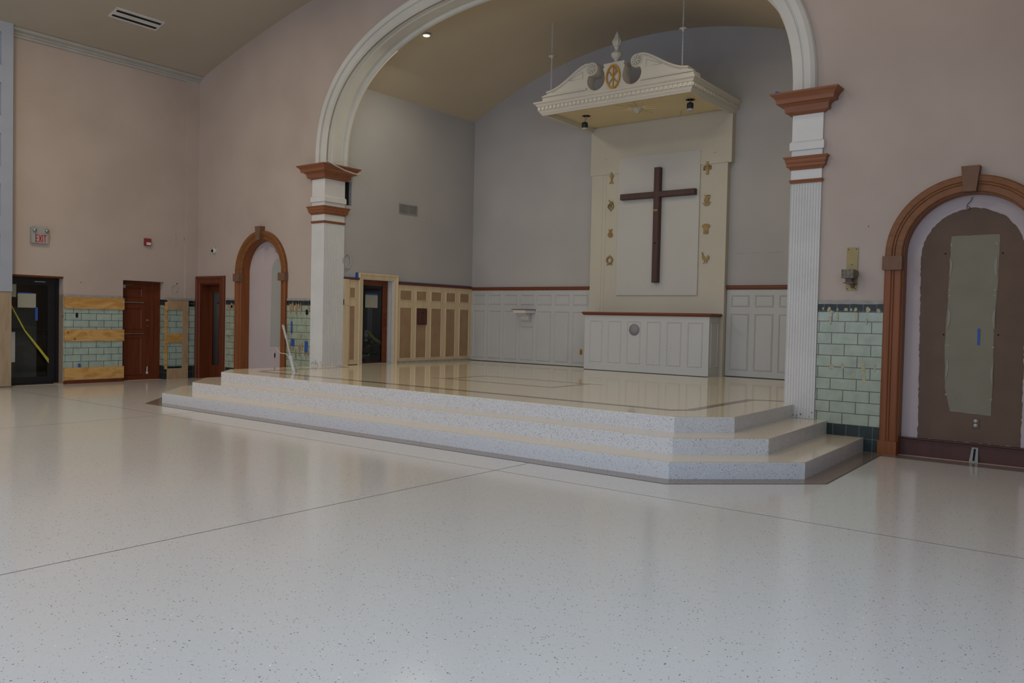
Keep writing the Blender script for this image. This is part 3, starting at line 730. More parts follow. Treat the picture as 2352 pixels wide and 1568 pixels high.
mb = MB(); mb.add([(xf + .07, -3.80, 1.57), (xf + .07, -3.79, 1.60), (xf + .07, -3.52, 1.07), (xf + .07, -3.54, 1.05), (xf + .065, -3.30, .60), (xf + .065, -3.085, .41), (xf + .065, -3.085, .50)], [(0, 1, 2, 3), (3, 2, 6, 5)])
tag(mb.build('caution_tape', [M['yellow']]), 'yellow caution tape running diagonally across the black glass door', 'tape')
# room beyond door 1
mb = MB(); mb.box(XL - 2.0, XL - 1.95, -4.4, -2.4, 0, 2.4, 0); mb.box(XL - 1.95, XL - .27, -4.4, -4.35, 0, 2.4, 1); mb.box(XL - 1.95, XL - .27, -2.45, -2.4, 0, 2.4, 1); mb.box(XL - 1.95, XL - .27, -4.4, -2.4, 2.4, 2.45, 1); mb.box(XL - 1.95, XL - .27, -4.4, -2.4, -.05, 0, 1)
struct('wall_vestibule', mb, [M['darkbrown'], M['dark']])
area('vestibule_fill', (XL - 1.2, -3.4, 2.35), (0, 0, 0), .4, .4, 3, (1, .85, .7))  # unseen fill lamp added to lift the room behind the glass
mb = MB(); mb.box(XL - .9, XL - .8, -3.62, -3.05, 0, 1.5); tag(mb.build('grey_locker', [M['greyvent']]), 'grey upright panel seen through the left part of the black glass door', 'panel')
# door 2: brown panelled door
d = thing('door_2', 'brown varnished panelled door in the left wall', None, (XL - .2, -1.2, 0), kind='structure')
y0, y1 = D2
mb = MB(); mb.box(xf - .02, xf + .02, y0, y1 - .20, 0, zt - .04)
mb.build('door_leaf', [M['brown']], d)
def raised(mb, fn, a0, a1, b0, b1, w_=.03, h_=.012, mi=0):
    """picture-frame moulding; fn(a,b,t)"""
    for t0, (o0, o1) in ((0, (0, w_)),):
        pts = [(a0, b0), (a1, b0), (a1, b1), (a0, b1)]
        inn = [(a0 + w_, b0 + w_), (a1 - w_, b0 + w_), (a1 - w_, b1 - w_), (a0 + w_, b1 - w_)]
        mid = [((p[0] + q[0]) / 2, (p[1] + q[1]) / 2) for p, q in zip(pts, inn)]
        vs = [fn(a, b, 0) for a, b in pts] + [fn(a, b, h_) for a, b in mid] + [fn(a, b, 0) for a, b in inn]
        fs = [(i, (i + 1) % 4, 4 + (i + 1) % 4, 4 + i) for i in range(4)] + [(4 + i, 4 + (i + 1) % 4, 8 + (i + 1) % 4, 8 + i) for i in range(4)]
        mb.add(vs, fs, mi)
mb = MB(); fn = lambda a, b, t: (xf + .02 + t, a, b)
for z0, z1 in ((1.76, 1.98), (1.08, 1.55), (.10, .92)): raised(mb, fn, y0 + .02, y1 - .38, z0, z1, .035, .015)
mb.build('panel_moulding', [M['brown']], d)
mb = MB(); mb.box(xf + .03, xf + .05, y0 + .01, y1 - .36, 1.655, 1.67); mb.box(xf + .03, xf + .05, y0 + .01, y1 - .36, .99, 1.0); mb.build('metal_strip', [M['steel']], d)
mb = MB()
for a0, a1, x1 in ((y1 - .20, y1 - .12, .03), (y1 - .12, y1 - .05, .05), (y1 - .05, y1 - .006, .07)): mb.box(xf - .02, xf + x1, a0, a1, 0, zt - .02)
mb.box(xf - .02, xf + .05, y0, y1 - .2, zt - .07, zt - .005); mb.build('door_frame', [M['brown']], d)
mb = MB(); mb.box(xf + .05, xf + .08, y0 + .01, y0 + .13, 1.96, 2.03); mb.tube([(xf + .07, y0 + .12, 2.02), (xf + .07, y0 + .3, 2.05)], .006, 6); mb.build('door_closer', [M['steel']], d)
mb = MB(); mb.box(xf + .02, xf + .026, y1 - .30, y1 - .24, 1.27, 1.30); mb.tube([(xf + .02, y1 - .28, 1.16), (xf + .06, y1 - .28, 1.16)], .013, 8); mb.build('lock', [M['steel']], d)
mb = MB(); mb.tube([(xf + .03, y1 - .27, .14), (xf + .04, y1 - .27, .28)], .012, 6); mb.box(xf + .02, xf + .04, y1 - .29, y1 - .25, .12, .17); mb.build('kick_stop', [M['plastic']], d)
mb = MB(); mb.box(XL - .24, XL - .001, y1 - .003, y1, 1.74, zt); mb.build('reveal_plaster', [M['pink']], d)
# door 3: glazed wooden door in the arch wall
d = thing('door_3', 'brown wooden door with tall narrow glass left of the small niche', None, (-8.34, .2, 0), kind='structure')
mb = MB()
prof = [(0, 0), (0, -.03), (.02, -.045), (.10, -.045), (.12, -.06), (.16, -.06), (.175, -.03), (.175, 0)]
pth = [((-8.72, 0), (-1, 0)), ((-8.72, 2.11), (-1, 1)), ((-7.96, 2.11), (1, 1)), ((-7.96, 0), (1, 0))]
mb.sweep(pth, prof, lambda a, b, dd: (a, dd, b)); mb.build('casing', [M['brown']], d)
mb = MB(); mb.box(-8.72, -8.70, 0, .24, 0, 2.09); mb.box(-7.98, -7.96, 0, .24, 0, 2.09); mb.box(-8.72, -7.96, 0, .24, 2.09, 2.11); mb.build('jamb', [M['brown']], d)
mb = MB(); fnn = lambda a, b, t: (a, .20 + t, b)
mb.plate([(-8.70, 0), (-7.98, 0), (-7.98, 2.09), (-8.70, 2.09)], [[(-8.61, .30), (-8.03, .30), (-8.03, 1.93), (-8.61, 1.93)]], fnn, 0, .04); mb.build('door_leaf', [M['brown']], d)
mb = MB(); mb.box(-8.61, -8.03, .218, .224, .30, 1.93); mb.build('pane', [M['glass']], d)
mb = MB(); mb.box(-8.47, -8.13, .225, .227, 1.38, 1.68); n1 = mb.build('paper_notice', [M['paper']]); tag(n1, 'paper notice taped inside the narrow glass of the wooden door', 'notice')
mb = MB(); mb.box(-8.45, -8.15, .2275, .229, 1.67, 1.71); mb.build('tape', [M['bluetape']], n1)
mb = MB(); mb.box(-9.0, -7.6, 1.4, 1.45, 0, 2.3); mb.box(-9.0, -8.95, .45, 1.4, 0, 2.3); mb.box(-7.65, -7.6, .45, 1.4, 0, 2.3); mb.box(-9, -7.6, .45, 1.4, 2.3, 2.35)
struct('wall_passage', mb, [mat('passage_paint', (.32, .33, .37), .8)])
area('passage_fill', (-8.3, 1.0, 2.25), (0, 0, 0), .3, .3, 2.0, (.8, .9, 1))  # small unseen fill added so the passage shows through the pane
# door 4 in the sanctuary left wall
d = thing('door_4', 'glazed brown door in a raw wood casing, left wall of the sanctuary', None, (XSL, 1.4, H), kind='structure')
mb = MB(); ya, yb, zt = DS[0], DS[1], 2.235
prof = [(0, 0), (0, .02), (.02, .03), (.06, .03), (.075, .045), (.10, .05), (.115, .03), (.115, 0)]
mb.sweep([((ya, H), (-1, 0)), ((ya, zt), (-1, 1)), ((yb, zt), (1, 1)), ((yb, H), (1, 0))], prof, lambda a, b, dd: (XSL + dd, a, b)); mb.build('casing', [M['rawframe']], d)
mb = MB(); mb.box(XSL - .18, XSL + .02, yb - .01, yb, H, zt); mb.box(XSL - .18, XSL + .02, ya, ya + .01, H, zt); mb.box(XSL - .18, XSL + .02, ya, yb, zt - .012, zt)
mb.box(XSL - .02, XSL + .0, yb - .03, yb - .01, H, zt); mb.box(XSL - .11, XSL - .09, yb - .03, yb - .01, H, zt); mb.build('jamb', [M['white']], d)
mb = MB(); xd = XSL - .16
mb.plate([(ya + .01, H), (yb - .01, H), (yb - .01, zt - .01), (ya + .01, zt - .01)], [[(ya + .05, H + .02), (yb - .14, H + .02), (yb - .14, zt - .12), (ya + .05, zt - .12)]], lambda a, b, t: (xd + t, a, b), -.04, 0); mb.build('door_leaf', [M['brownx']], d)
mb = MB(); mb.box(xd - .022, xd - .018, ya + .05, yb - .14, H + .02, zt - .12); mb.build('pane', [M['glass']], d)
mb = MB(); mb.box(xd, xd + .006, yb - .12, yb - .05, 1.25, 1.55); mb.build('push_plate', [M['brown']], d); mb2 = MB(); mb2.tube([(xd + .006, yb - .085, 1.47), (xd + .016, yb - .085, 1.47)], .01, 8); mb2.build('lock', [M['steel']], d)
n1 = thing('paper_notice', 'pale paper notice taped on the glass of the sanctuary door', 'notice', (xd + .002, 1.3, 1.6))
mb = MB(); mb.box(xd + .001, xd + .003, 1.215, 1.56, 1.655, 1.925); mb.build('sheet', [M['paper']], n1)
mb = MB(); mb.box(xd + .0035, xd + .005, 1.225, 1.555, 1.915, 1.945); mb.build('tape', [M['bluetape']], n1)
mb = MB(); xb = XSL - 1.6
mb.box(xb - .05, xb, .3, 2.6, H, 2.5); mb.box(xb, XSL - .21, .3, .35, H, 2.5); mb.box(xb, XSL - .21, 2.55, 2.6, H, 2.5); mb.box(xb, XSL - .21, .3, 2.6, 2.5, 2.55); mb.box(xb, XSL - .21, .3, 2.6, H - .05, H)
struct('wall_sacristy', mb, [mat('sacristy_paint', (.10, .10, .11), .8)])
area('sacristy_fill', (XSL - .75, 1.7, 2.4), (0, 0, 0), .3, .3, 2.0, (.9, .95, 1))  # unseen fill added to make the bag and bottle visible
mb = MB(); mb.box(XSL - 1.0, XSL - .95, 2.05, 2.15, H, 1.9); tag(mb.build('grey_post', [M['disc']]), 'thin grey upright behind the glass of the sanctuary door', 'post')
# trash bag, bottle and tape behind the glass
bag = MB(); n, k = 22, 12
for i in range(k + 1):
    ph = math.pi * (i / k) * .5
    for j in range(n):
        t_ = 2 * math.pi * j / n
        rr = .40 * (math.cos(ph) ** .6 if i < k else .02)
        p = Vector((rr * math.cos(t_) * .6, rr * math.sin(t_), .58 * math.sin(ph)))
        q = 1 + .16 * noise.noise(p * 7) + .06 * noise.noise(p * 19)
        bag.v.append((XSL - .60 + p.x * q, 1.80 + p.y * q, H + .012 + p.z * q * .85))
for i in range(k):
    for j in range(n): bag.f.append([i * n + j, i * n + (j + 1) % n, (i + 1) * n + (j + 1) % n, (i + 1) * n + j]); bag.mi.append(0); bag.sm.append(False)
tag(bag.build('trash_bag', [M['bag']]), 'full black trash bag on the floor behind the glass of the sanctuary door', 'bag')
t = thing('spray_bottle', 'white spray bottle standing on the bag behind the sanctuary door glass', 'bottle', (XSL - .56, 1.62, .945))
mb = MB(); mb.lathe((XSL - .56, 1.62, .945), [(.04, 0), (.045, .02), (.045, .13), (.02, .18), (.015, .20)], 14); mb.build('body', [M['plastic']], t)
mb = MB(); mb.lathe((XSL - .56, 1.62, .945), [(.0465, .03), (.0465, .10)], 14); mb.build('label_band', [mat('bottle_label', (.10, .22, .16), .5)], t)
mb = MB(); mb.box(XSL - .58, XSL - .54, 1.58, 1.66, 1.145, 1.175); mb.tube([(XSL - .56, 1.59, 1.145), (XSL - .56, 1.575, 1.105)], .006, 6); mb.build('trigger_head', [M['plastic']], t)
mb = MB(); mb.add([(XSL - .36, 1.48, 1.14), (XSL - .36, 1.52, 1.18), (XSL - .36, 1.68, 1.03), (XSL - .36, 1.65, .98), (XSL - .36, 1.87, .95), (XSL - .36, 1.86, .88)], [(0, 1, 2, 3), (3, 2, 4, 5)])
tag(mb.build('caution_tape', [M['yellow']]), 'yellow caution tape sagging behind the glass of the sanctuary door', 'tape')

# ------------------------------------------------------------------ sanctuary wainscot
def wains(name, label, u0, u1, z0, z1, smalls, talls, fn, mats, h=.02, w_=.035, loc=(0, 0, 0), cat='wainscot'):
    """fn(u,z,t) t = projection from the wall"""
    L = thing(name, label, cat, loc)
    mb = MB(); mb.plate([(u0, z0), (u1, z0), (u1, z1), (u0, z1)], [], fn, h, 0); mb.build('backing', [mats[0]], L)
    mb = MB(); mb.plate([(u0, z0), (u1, z0), (u1, z0 + .010), (u0, z0 + .012)], [], fn, h + .003, h); mb.build('floor_gap', [M['black']], L)
    fr = lambda a, b, t: fn(a, b, h + t)
    for a0, a1, b0, b1 in smalls + talls:
        mb = MB(); raised(mb, fr, a0, a1, b0, b1, w_, .014, 0)
        mb.plate([(a0 + w_, b0 + w_), (a1 - w_, b0 + w_), (a1 - w_, b1 - w_), (a0 + w_, b1 - w_)], [], fr, .003, 0, mi=1)
        mb.build('panel', [mats[1], mats[2]], L)
    return L
fnB = lambda a, b, t: (a, YB - t, b)
per = .4655
cs = [-4.25 + per * i for i in range(7)]
wains('white_wainscot', 'white panelled wainscot on the back wall left of the altar', XSL + .02, -1.17, H, 2.13,
      [(c - .195, c + .195, 1.80, 2.04) for c in cs], [(c - .195, c + .195, 1.335 if i == 3 else .57, 1.68) if i != 3 else (c - .195, c + .195, .57, 1.335) for i, c in enumerate(cs)],
      fnB, [M['wainscot']] * 3, loc=(-2.8, YB, H))
cs = [2.075, 2.53, 2.98, 3.43, 3.88, 4.28]
wains('white_wainscot', 'white panelled wainscot on the back wall right of the altar', 1.81, XSR - .01, H, 2.12,
      [(c - .18, c + .18, 1.80, 2.03) for c in cs], [(c - .18, c + .18, .62, 1.685) for c in cs], fnB, [M['wainscot']] * 3, loc=(3, YB, H))
fnL = lambda a, b, t: (XSL + t, a, b)
ps = [(2.02, 2.40), (2.51, 2.86), (2.98, 3.34), (3.47, 3.81), (3.94, 4.29)]
WL = wains('raw_wainscot', 'unpainted tan panelled wainscot right of the sanctuary door', 1.985, YB - .02, H, 2.16,
      [(a, b, 1.82, 2.055) for a, b in ps], [(a, b, .575, 1.69) for a, b in ps], fnL, [M['rawframe'], M['rawframe'], M['rawpanel']], loc=(XSL, 3.2, H), w_=.025)
wains('raw_wainscot', 'narrow unpainted panelled wainscot between left column and sanctuary door', .475, .868, H, 2.20,
      [(.63, .80, 1.82, 2.055)], [(.63, .80, .575, 1.69)], fnL, [M['rawframe'], M['rawframe'], M['rawpanel']], loc=(XSL, .7, H), w_=.025)
mb = MB(); mb.box(XSL, XSL + .05, .475, .60, H, 2.205); mb.box(XSL, XSL + .06, .475, .605, 1.69, 1.80); tag(mb.build('wooden_pilaster', [M['rawframe']]), 'unpainted wooden pilaster strip directly beside the left column', 'pilaster')
mb = MB(); mb.box(XSL, XSL + .055, .475, .868, 2.205, 2.235); tag(mb.build('chair_rail', [M['browny']]), 'short brown rail on top of the narrow raw panelling beside the left column', 'rail')
mb = MB(); mb.box(XSL + .01, XSL + .058, .5, .87, 2.236, 2.245); mb.box(XSL + .002, XSL + .006, .80, .87, 2.24, 2.35); tag(mb.build('masking_tape', [M['bluetape']]), 'blue tape along the short brown rail left of the sanctuary door', 'tape')
mb = MB(); mb.box(XSL, XSL + .045, 1.985, YB - .03, 2.162, 2.21); tag(mb.build('chair_rail', [M['browny']]), 'brown rail topping the unpainted panelling right of the sanctuary door', 'rail')
mb = MB(); mb.box(XSL + .001, XSL + .004, 1.99, YB - .03, 2.211, 2.228); tag(mb.build('masking_tape', [M['bluetape']]), 'thin blue tape line above the brown rail right of the sanctuary door', 'tape')
for x0, x1, lab in ((XSL + .05, -1.24, 'brown rail on the back wall left of the cream centre panel'), (1.80, XSR - .01, 'brown rail on the back wall right of the cream centre panel')):
    mb = MB(); prof = [(0, 2.13), (.035, 2.13), (.04, 2.15), (.05, 2.155), (.05, 2.19), (.06, 2.20), (0, 2.205)]
    mb.add([(x, YB - a, b) for x in (x0, x1) for a, b in prof], [(i, (i + 1) % 7, 7 + (i + 1) % 7, 7 + i) for i in range(7)] + [tuple(range(7)), tuple(range(7, 14))])
    tag(mb.build('chair_rail', [M['brownx']]), lab, 'rail')
t = thing('wall_hatch', 'small dark brown raised-panel hatch on the unpainted panelling', 'hatch', (XSL + .03, 2.69, 1.32))
mb = MB(); mb.box(XSL + .028, XSL + .05, 2.555, 2.84, 1.315, 1.665); mb.build('frame', [M['hatch']], t)
mb = MB(); raised(mb, lambda a, b, q: (XSL + .05 + q, a, b), 2.60, 2.795, 1.36, 1.62, .04, .015); mb.build('raised_panel', [M['hatch']], t)
mb = MB(); mb.box(XSL, XSL + .03, 1.985, YB - .02, H, .535); tag(mb.build('baseboard_inner', [M['ledge']]), None, None, kind='structure')
# rough dark gap at the foot of the white panelling
# console shelf
t = thing('wall_console', 'small white bracket shelf with thin brown top on the white panelling', 'shelf', (-2.87, YB - .02, 1.43))
mb = MB(); mb.add([(x, y, z) for z in (1.69, 1.705) for x, y in ((-3.11, 4.11), (-2.71, 4.11), (-2.62, YB - .03), (-3.12, YB - .03))], [(0, 1, 2, 3), (4, 5, 6, 7), (0, 1, 5, 4), (1, 2, 6, 5), (2, 3, 7, 6), (3, 0, 4, 7)]); mb.build('top', [M['brownx']], t)
mb = MB(); mb.add([(x, y, z) for z in (1.62, 1.69) for x, y in ((-3.07, 4.13), (-2.73, 4.13), (-2.64, YB - .03), (-3.10, YB - .03))], [(0, 1, 2, 3), (4, 5, 6, 7), (0, 1, 5, 4), (1, 2, 6, 5), (2, 3, 7, 6), (3, 0, 4, 7)]); mb.build('apron', [M['white']], t)
mb = MB(); sc_p = [(YB - .03, 1.62), (4.20, 1.62), (4.19, 1.585), (4.22, 1.57), (4.27, 1.575), (4.29, 1.55), (4.27, 1.51), (4.30, 1.47), (4.34, 1.445), (YB - .03, 1.43)]
mb.plate(sc_p, [], lambda a, b, q: (q, a, b), -2.98, -2.76); mb.build('scroll_bracket', [M['white']], t)
t = thing('wall_outlet', 'small brass outlet plate low on the panelling just left of the altar', 'outlet', (-1.41, YB - .03, .81))
mb = MB(); mb.box(-1.445, -1.375, YB - .03, YB - .021, .755, .875); mb.build('plate', [M['orange']], t)
mb = MB(); mb.box(-1.42, -1.40, YB - .032, YB - .03, .78, .85); mb.build('slot', [M['hatch']], t)

# ------------------------------------------------------------------ cream centre panel (chimney breast) with cross
L = thing('reredos', 'tall cream panelled backdrop behind the altar, under the hanging canopy', 'backdrop', (.35, 4.3, H))
yf = 4.26
mb = MB(); mb.box(-1.17, 1.80, yf + .02, YB, H, 5.6); mb.box(-1.08, 1.72, yf + .008, yf + .02, H, 5.5); mb.build('body', [M['cream']], L)
mb = MB(); mb.box(-1.20, 1.875, yf - .01, YB, 4.49, 5.46); mb.build('frieze', [M['cream']], L)
mb = MB(); mb.plate([(-1.17, H), (-.82, H), (-.82, 4.49), (-1.17, 4.49)], [], XZ(yf + .02), -.016, 0); mb.box(-1.07, -.90, yf - .0, yf + .01, 1.2, 4.50); mb.build('side_strip', [M['cream']], L)
mb = MB(); mb.plate([(1.57, H), (1.80, H), (1.80, 4.49), (1.57, 4.49)], [], XZ(yf + .02), -.016, 0); mb.build('side_strip', [M['cream']], L)
mb = MB(); mb.box(-.89, -.83, yf - .02, yf - .01, 4.79, 4.81); mb.box(1.50, 1.57, yf - .02, yf - .01, 4.69, 4.705); mb.box(1.74, 1.80, yf - .02, yf - .01, 4.5, 4.515); mb.build('trim_bits', [M['cream']], L)
mb = MB(); mb.box(-.52, 1.257, yf - .018, yf + .01, 2.015, 4.78); mb.build('white_board', [M['screen']], L)
c = thing('wall_cross', 'large dark brown wooden cross mounted on the white board', 'cross', (.4, yf - .05, 2.26))
mb = MB(); cb = .012
def beam(mb, x0, x1, z0, z1, y0, y1):
    mb.add([(x0, y1, z0), (x1, y1, z0), (x1, y1, z1), (x0, y1, z1), (x0, y0 + cb, z0), (x1, y0 + cb, z0), (x1, y0 + cb, z1), (x0, y0 + cb, z1),
            (x0 + cb, y0, z0 + cb), (x1 - cb, y0, z0 + cb), (x1 - cb, y0, z1 - cb), (x0 + cb, y0, z1 - cb)],
           [(0, 1, 2, 3), (0, 1, 5, 4), (1, 2, 6, 5), (2, 3, 7, 6), (3, 0, 4, 7), (4, 5, 9, 8), (5, 6, 10, 9), (6, 7, 11, 10), (7, 4, 8, 11), (8, 9, 10, 11)])
beam(mb, .335, .462, 2.26, 4.51, yf - .13, yf - .018); mb.build('upright', [M['cross']], c)
mb = MB(); beam(mb, -.42, 1.205, 3.925, 4.04, yf - .129, yf - .019); mb.build('crossbar', [M['cross']], c)
mb = MB(); mb.box(.355, .43, yf - .134, yf - .13, 3.655, 3.69); mb.build('small_plate', [M['gold']], c)
mb = MB(); mb.lathe((.392, yf - .129, 3.03), [(.02, 0), (.012, -.006), (0, -.006)], 12, axis='y'); mb.build('peg_hole', [M['black']], c)

# gilt emblems
def poly_circ(cx, cz, rx, rz, n=20, a0=0, a1=360):
    return [(cx + rx * math.cos(math.radians(a0 + (a1 - a0) * i / (n if a1 - a0 == 360 else n - 1))), cz + rz * math.sin(math.radians(a0 + (a1 - a0) * i / (n if a1 - a0 == 360 else n - 1)))) for i in range(n)]
def emblem(x, z, polys, rings_, tubes, label, name):
    mb = MB(); y = yf + .004
    for i, p in enumerate(polys): mb.plate([(x + a, z + b) for a, b in p], [], XZ(0), y - .018 - .001 * i, y)
    for (a, b, rx, rz, th) in rings_:
        mb.plate([(x + u, z + v) for u, v in poly_circ(a, b, rx, rz)], [[(x + u, z + v) for u, v in poly_circ(a, b, rx - th, rz - th)]], XZ(0), y - .02, y)
    for pts, r in tubes: mb.tube([(x + a, y - .012, z + b) for a, b in pts], r, 6)
    return tag(mb.build(name, [M['gold']]), label, 'emblem')
EX, EX2 = -.70, 1.40
emblem(EX, 4.42, [[(-.05, -.12), (.055, -.12), (.04, -.10), (.012, -.075), (.014, -.03), (.022, -.01), (.045, .02), (.052, .045), (-.048, .045), (-.04, .02), (-.02, -.01), (-.012, -.03), (-.01, -.075), (-.04, -.10)],
                  [(-.007, .05), (.007, .05), (.007, .12), (-.007, .12)], [(-.035, .08), (.035, .08), (.035, .092), (-.035, .092)], poly_circ(0, -.045, .02, .012, 10)], [], [], 'gilt chalice with small cross, topmost emblem left of the cross', 'chalice_emblem')
emblem(EX, 3.85, [[(-.006, -.12), (.008, -.12), (.006, -.09), (-.006, -.09)]], [(0, -.02, .07, .07, .014), (.02, .05, .035, .035, .012)],
       [([(-.05, .11), (-.03, .09), (.02, .03), (-.03, -.01), (.03, -.03), (-.04, -.06)], .009), ([(.045, .04), (0, .0), (-.055, -.03)], .008), ([(-.04, .02), (.05, -.05)], .007)], 'gilt looped snake and ring emblem, second from top left of the cross', 'knot_emblem')
emblem(EX, 3.28, [[(-.035, .08), (.05, .085), (.03, .05), (.02, .03), (.045, .01), (.06, -.025), (.05, -.06), (.02, -.08), (-.02, -.08), (-.05, -.06), (-.055, -.02), (-.035, .015), (-.02, .03), (-.03, .05)]], [], [([(-.025, .036), (.03, .036)], .006)], 'gilt tied money bag, third emblem down left of the cross', 'money_bag_emblem')
wr = []
for i in range(14):
    a = 2 * math.pi * i / 14; ca, sa = math.cos(a), math.sin(a)
    wr.append(([(.062 * ca, .062 * sa), (.088 * math.cos(a + .25), .088 * math.sin(a + .25))], [.010, .002]))
emblem(EX, 2.735, [], [(0, 0, .075, .08, .03)], wr + [([(0, .07), (0, .115)], [.008, .003]), ([(-.02, -.08), (-.07, -.105)], [.01, .004]), ([(.02, -.08), (.07, -.105)], [.01, .004])], 'gilt thorny crown wreath, lowest emblem left of the cross', 'thorn_crown_emblem')
emblem(EX2, 4.42, [[(-.025, -.12), (.025, -.12), (.025, .10), (.035, .12), (-.035, .12), (-.025, .10)]], [],
       [([(-.02, .0), (-.05, .04), (-.07, .03), (-.08, -.03), (-.065, -.04), (-.06, 0)], .009), ([(.02, .0), (.045, .04), (.065, .04), (.075, -.01), (.06, -.03), (.04, -.02)], .009), ([(-.05, -.03), (.05, .0)], .007)], 'gilt pillar with looped whips, topmost emblem right of the cross', 'pillar_emblem')
emblem(EX2, 3.81, [[(-.05, .10), (.03, .10), (.02, .07), (.04, .03), (.045, -.01), (.03, -.05), (-.03, -.05), (-.05, -.01), (-.04, .04), (-.025, .07)], [(-.085, -.04), (-.04, -.06), (.04, -.06), (.085, -.03), (.05, -.075), (.035, -.10), (-.035, -.10), (-.05, -.075)]], [],
       [([(.03, .095), (.065, .095), (.06, .05), (.045, .02)], .007)], 'gilt pitcher standing in a basin, second emblem down right of the cross', 'pitcher_emblem')
emblem(EX2, 3.265, [[(-.045, -.085), (.045, -.085), (.045, .02), (.06, .03), (.08, .045), (.07, .08), (.03, .10), (-.03, .10), (-.07, .08), (-.085, .045), (-.065, .03), (-.045, .02)]], [], [([(-.02, .095), (0, .085), (.02, .095)], .005)], 'gilt tunic emblem, third down right of the cross', 'tunic_emblem')
emblem(EX2, 2.72, [[(-.075, .09), (-.06, .105), (-.045, .09), (-.04, .06), (-.01, .02), (.03, .005), (.045, .04), (.06, .055), (.08, .03), (.085, -.005), (.06, -.04), (.02, -.06), (-.025, -.05), (-.055, -.01), (-.065, .03), (-.065, .07)]], [],
       [([(-.01, -.05), (-.01, -.09), (-.04, -.10)], .006), ([(.02, -.055), (.05, -.08), (.02, -.10)], .006), ([(-.065, .10), (-.05, .115)], .006)], 'gilt rooster emblem, lowest right of the cross', 'rooster_emblem')

# ------------------------------------------------------------------ altar
L = thing('altar', 'white panelled altar box with brown wood top', 'altar', (.35, 4.0, H))
ax0, ax1, ay = -.968, 1.73, 3.80
mb = MB(); mb.box(ax0, ax1, ay, yf + .002, H, 1.60); mb.build('body', [M['altarwhite']], L)
pw = (ax1 - ax0 - .12) / 6
for i in range(6):
    a = ax0 + .06 + pw * i + .06
    mb = MB(); raised(mb, lambda p, q, t_: (p, ay - t_, q), a, a + pw - .12, .66, 1.50, .03, .012); mb.build('panel_moulding', [M['altarwhite']], L)
mb = MB(); raised(mb, lambda p, q, t_: (ax1 + t_, p, q), ay + .07, yf - .07, .66, 1.50, .03, .012); mb.build('panel_moulding', [M['altarwhite']], L)
mb = MB(); mb.rings([(ax0 - o, ax1 + o, ay - o, yf + .002, z) for o, z in ((.01, 1.60), (.03, 1.605), (.035, 1.625), (.05, 1.63), (.05, 1.65), (.04, 1.665))]); mb.build('wood_top', [M['brownx']], L)
mb = MB(); mb.lathe((.175, ay - .006, 1.328), [(.112, .004), (.112, -.006), (0, -.006)], 32, axis='y'); mb.build('round_plate', [M['disc']], L)
mb = MB()
for i, (x, z) in enumerate(((.92, .80), (.93, .85), (.95, .92), (.965, .99), (.94, .76), (.95, 1.05), (.6, .72))): mb.box(x, x + .006, ay - .002, ay - .0003, z, z + .022)
mb.build('scuff_marks', [M['ledge']], L)
mb = MB(); mb.box(ax0, ax1, ay - .003, ay, H, H + .009); mb.build('floor_gap', [M['black']], L)

# ------------------------------------------------------------------ hanging canopy
L = thing('altar_canopy', 'cream hanging canopy with dentil cornice and broken scroll pediment above the cross', 'canopy', (.35, 3.3, 5.38))
cx0, cx1, cy0, cy1 = -1.21, 1.86, 2.50, YB
o_ = .13
def ring_hollow(mb, prof, mi=0):
    """open-bottomed cornice: prof (overhang,z) outside going up, then inner face"""
    for (o0, z0), (o1, z1) in zip(prof[:-1], prof[1:]):
        a = [(cx0 - o0, cy1, z0), (cx0 - o0, cy0 - o0, z0), (cx1 + o0, cy0 - o0, z0), (cx1 + o0, cy1, z0)]
        b = [(cx0 - o1, cy1, z1), (cx0 - o1, cy0 - o1, z1), (cx1 + o1, cy0 - o1, z1), (cx1 + o1, cy1, z1)]
        for i in range(3): mb.quad(a[i], a[i + 1], b[i + 1], b[i], mi)
mb = MB(); ring_hollow(mb, [(-.06, 5.48), (-.06, 5.385), (-.04, 5.38), (0, 5.38), (.012, 5.40), (.03, 5.42), (.05, 5.455), (.05, 5.46), (.06, 5.465), (.06, 5.53), (.075, 5.535), (.085, 5.55), (.095, 5.57), (.12, 5.59), (.13, 5.605), (.13, 5.615)])
mb.quad((cx0 - .13, cy0 - .13, 5.615), (cx1 + .13, cy0 - .13, 5.615), (cx1 + .13, cy1, 5.615), (cx0 - .13, cy1, 5.615))
mb.build('cornice', [M['canopy']], L)
mb = MB(); nd = 36
for i in range(nd):
    x = cx0 - .07 + (cx1 - cx0 + .14) * (i + .5) / nd
    mb = MB(); mb.box(x - .026, x + .026, cy0 - .078, cy0 - .055, 5.47, 5.528); mb.build('dentil', [M['canopy']], L)
for i in range(22):
    y = cy0 - .07 + (cy1 - cy0 + .06) * (i + .5) / 22
    mb = MB(); mb.box(cx1 + .055, cx1 + .078, y - .026, y + .026, 5.47, 5.528); mb.build('dentil', [M['canopy']], L)
    mb = MB(); mb.box(cx0 - .078, cx0 - .055, y - .026, y + .026, 5.47, 5.528); mb.build('dentil', [M['canopy']], L)
mb = MB(); mb.quad((cx0 + .05, cy0 + .05, 5.48), (cx1 - .05, cy0 + .05, 5.48), (cx1 - .05, cy1, 5.48), (cx0 + .05, cy1, 5.48)); mb.build('soffit', [M['soffit']], L)
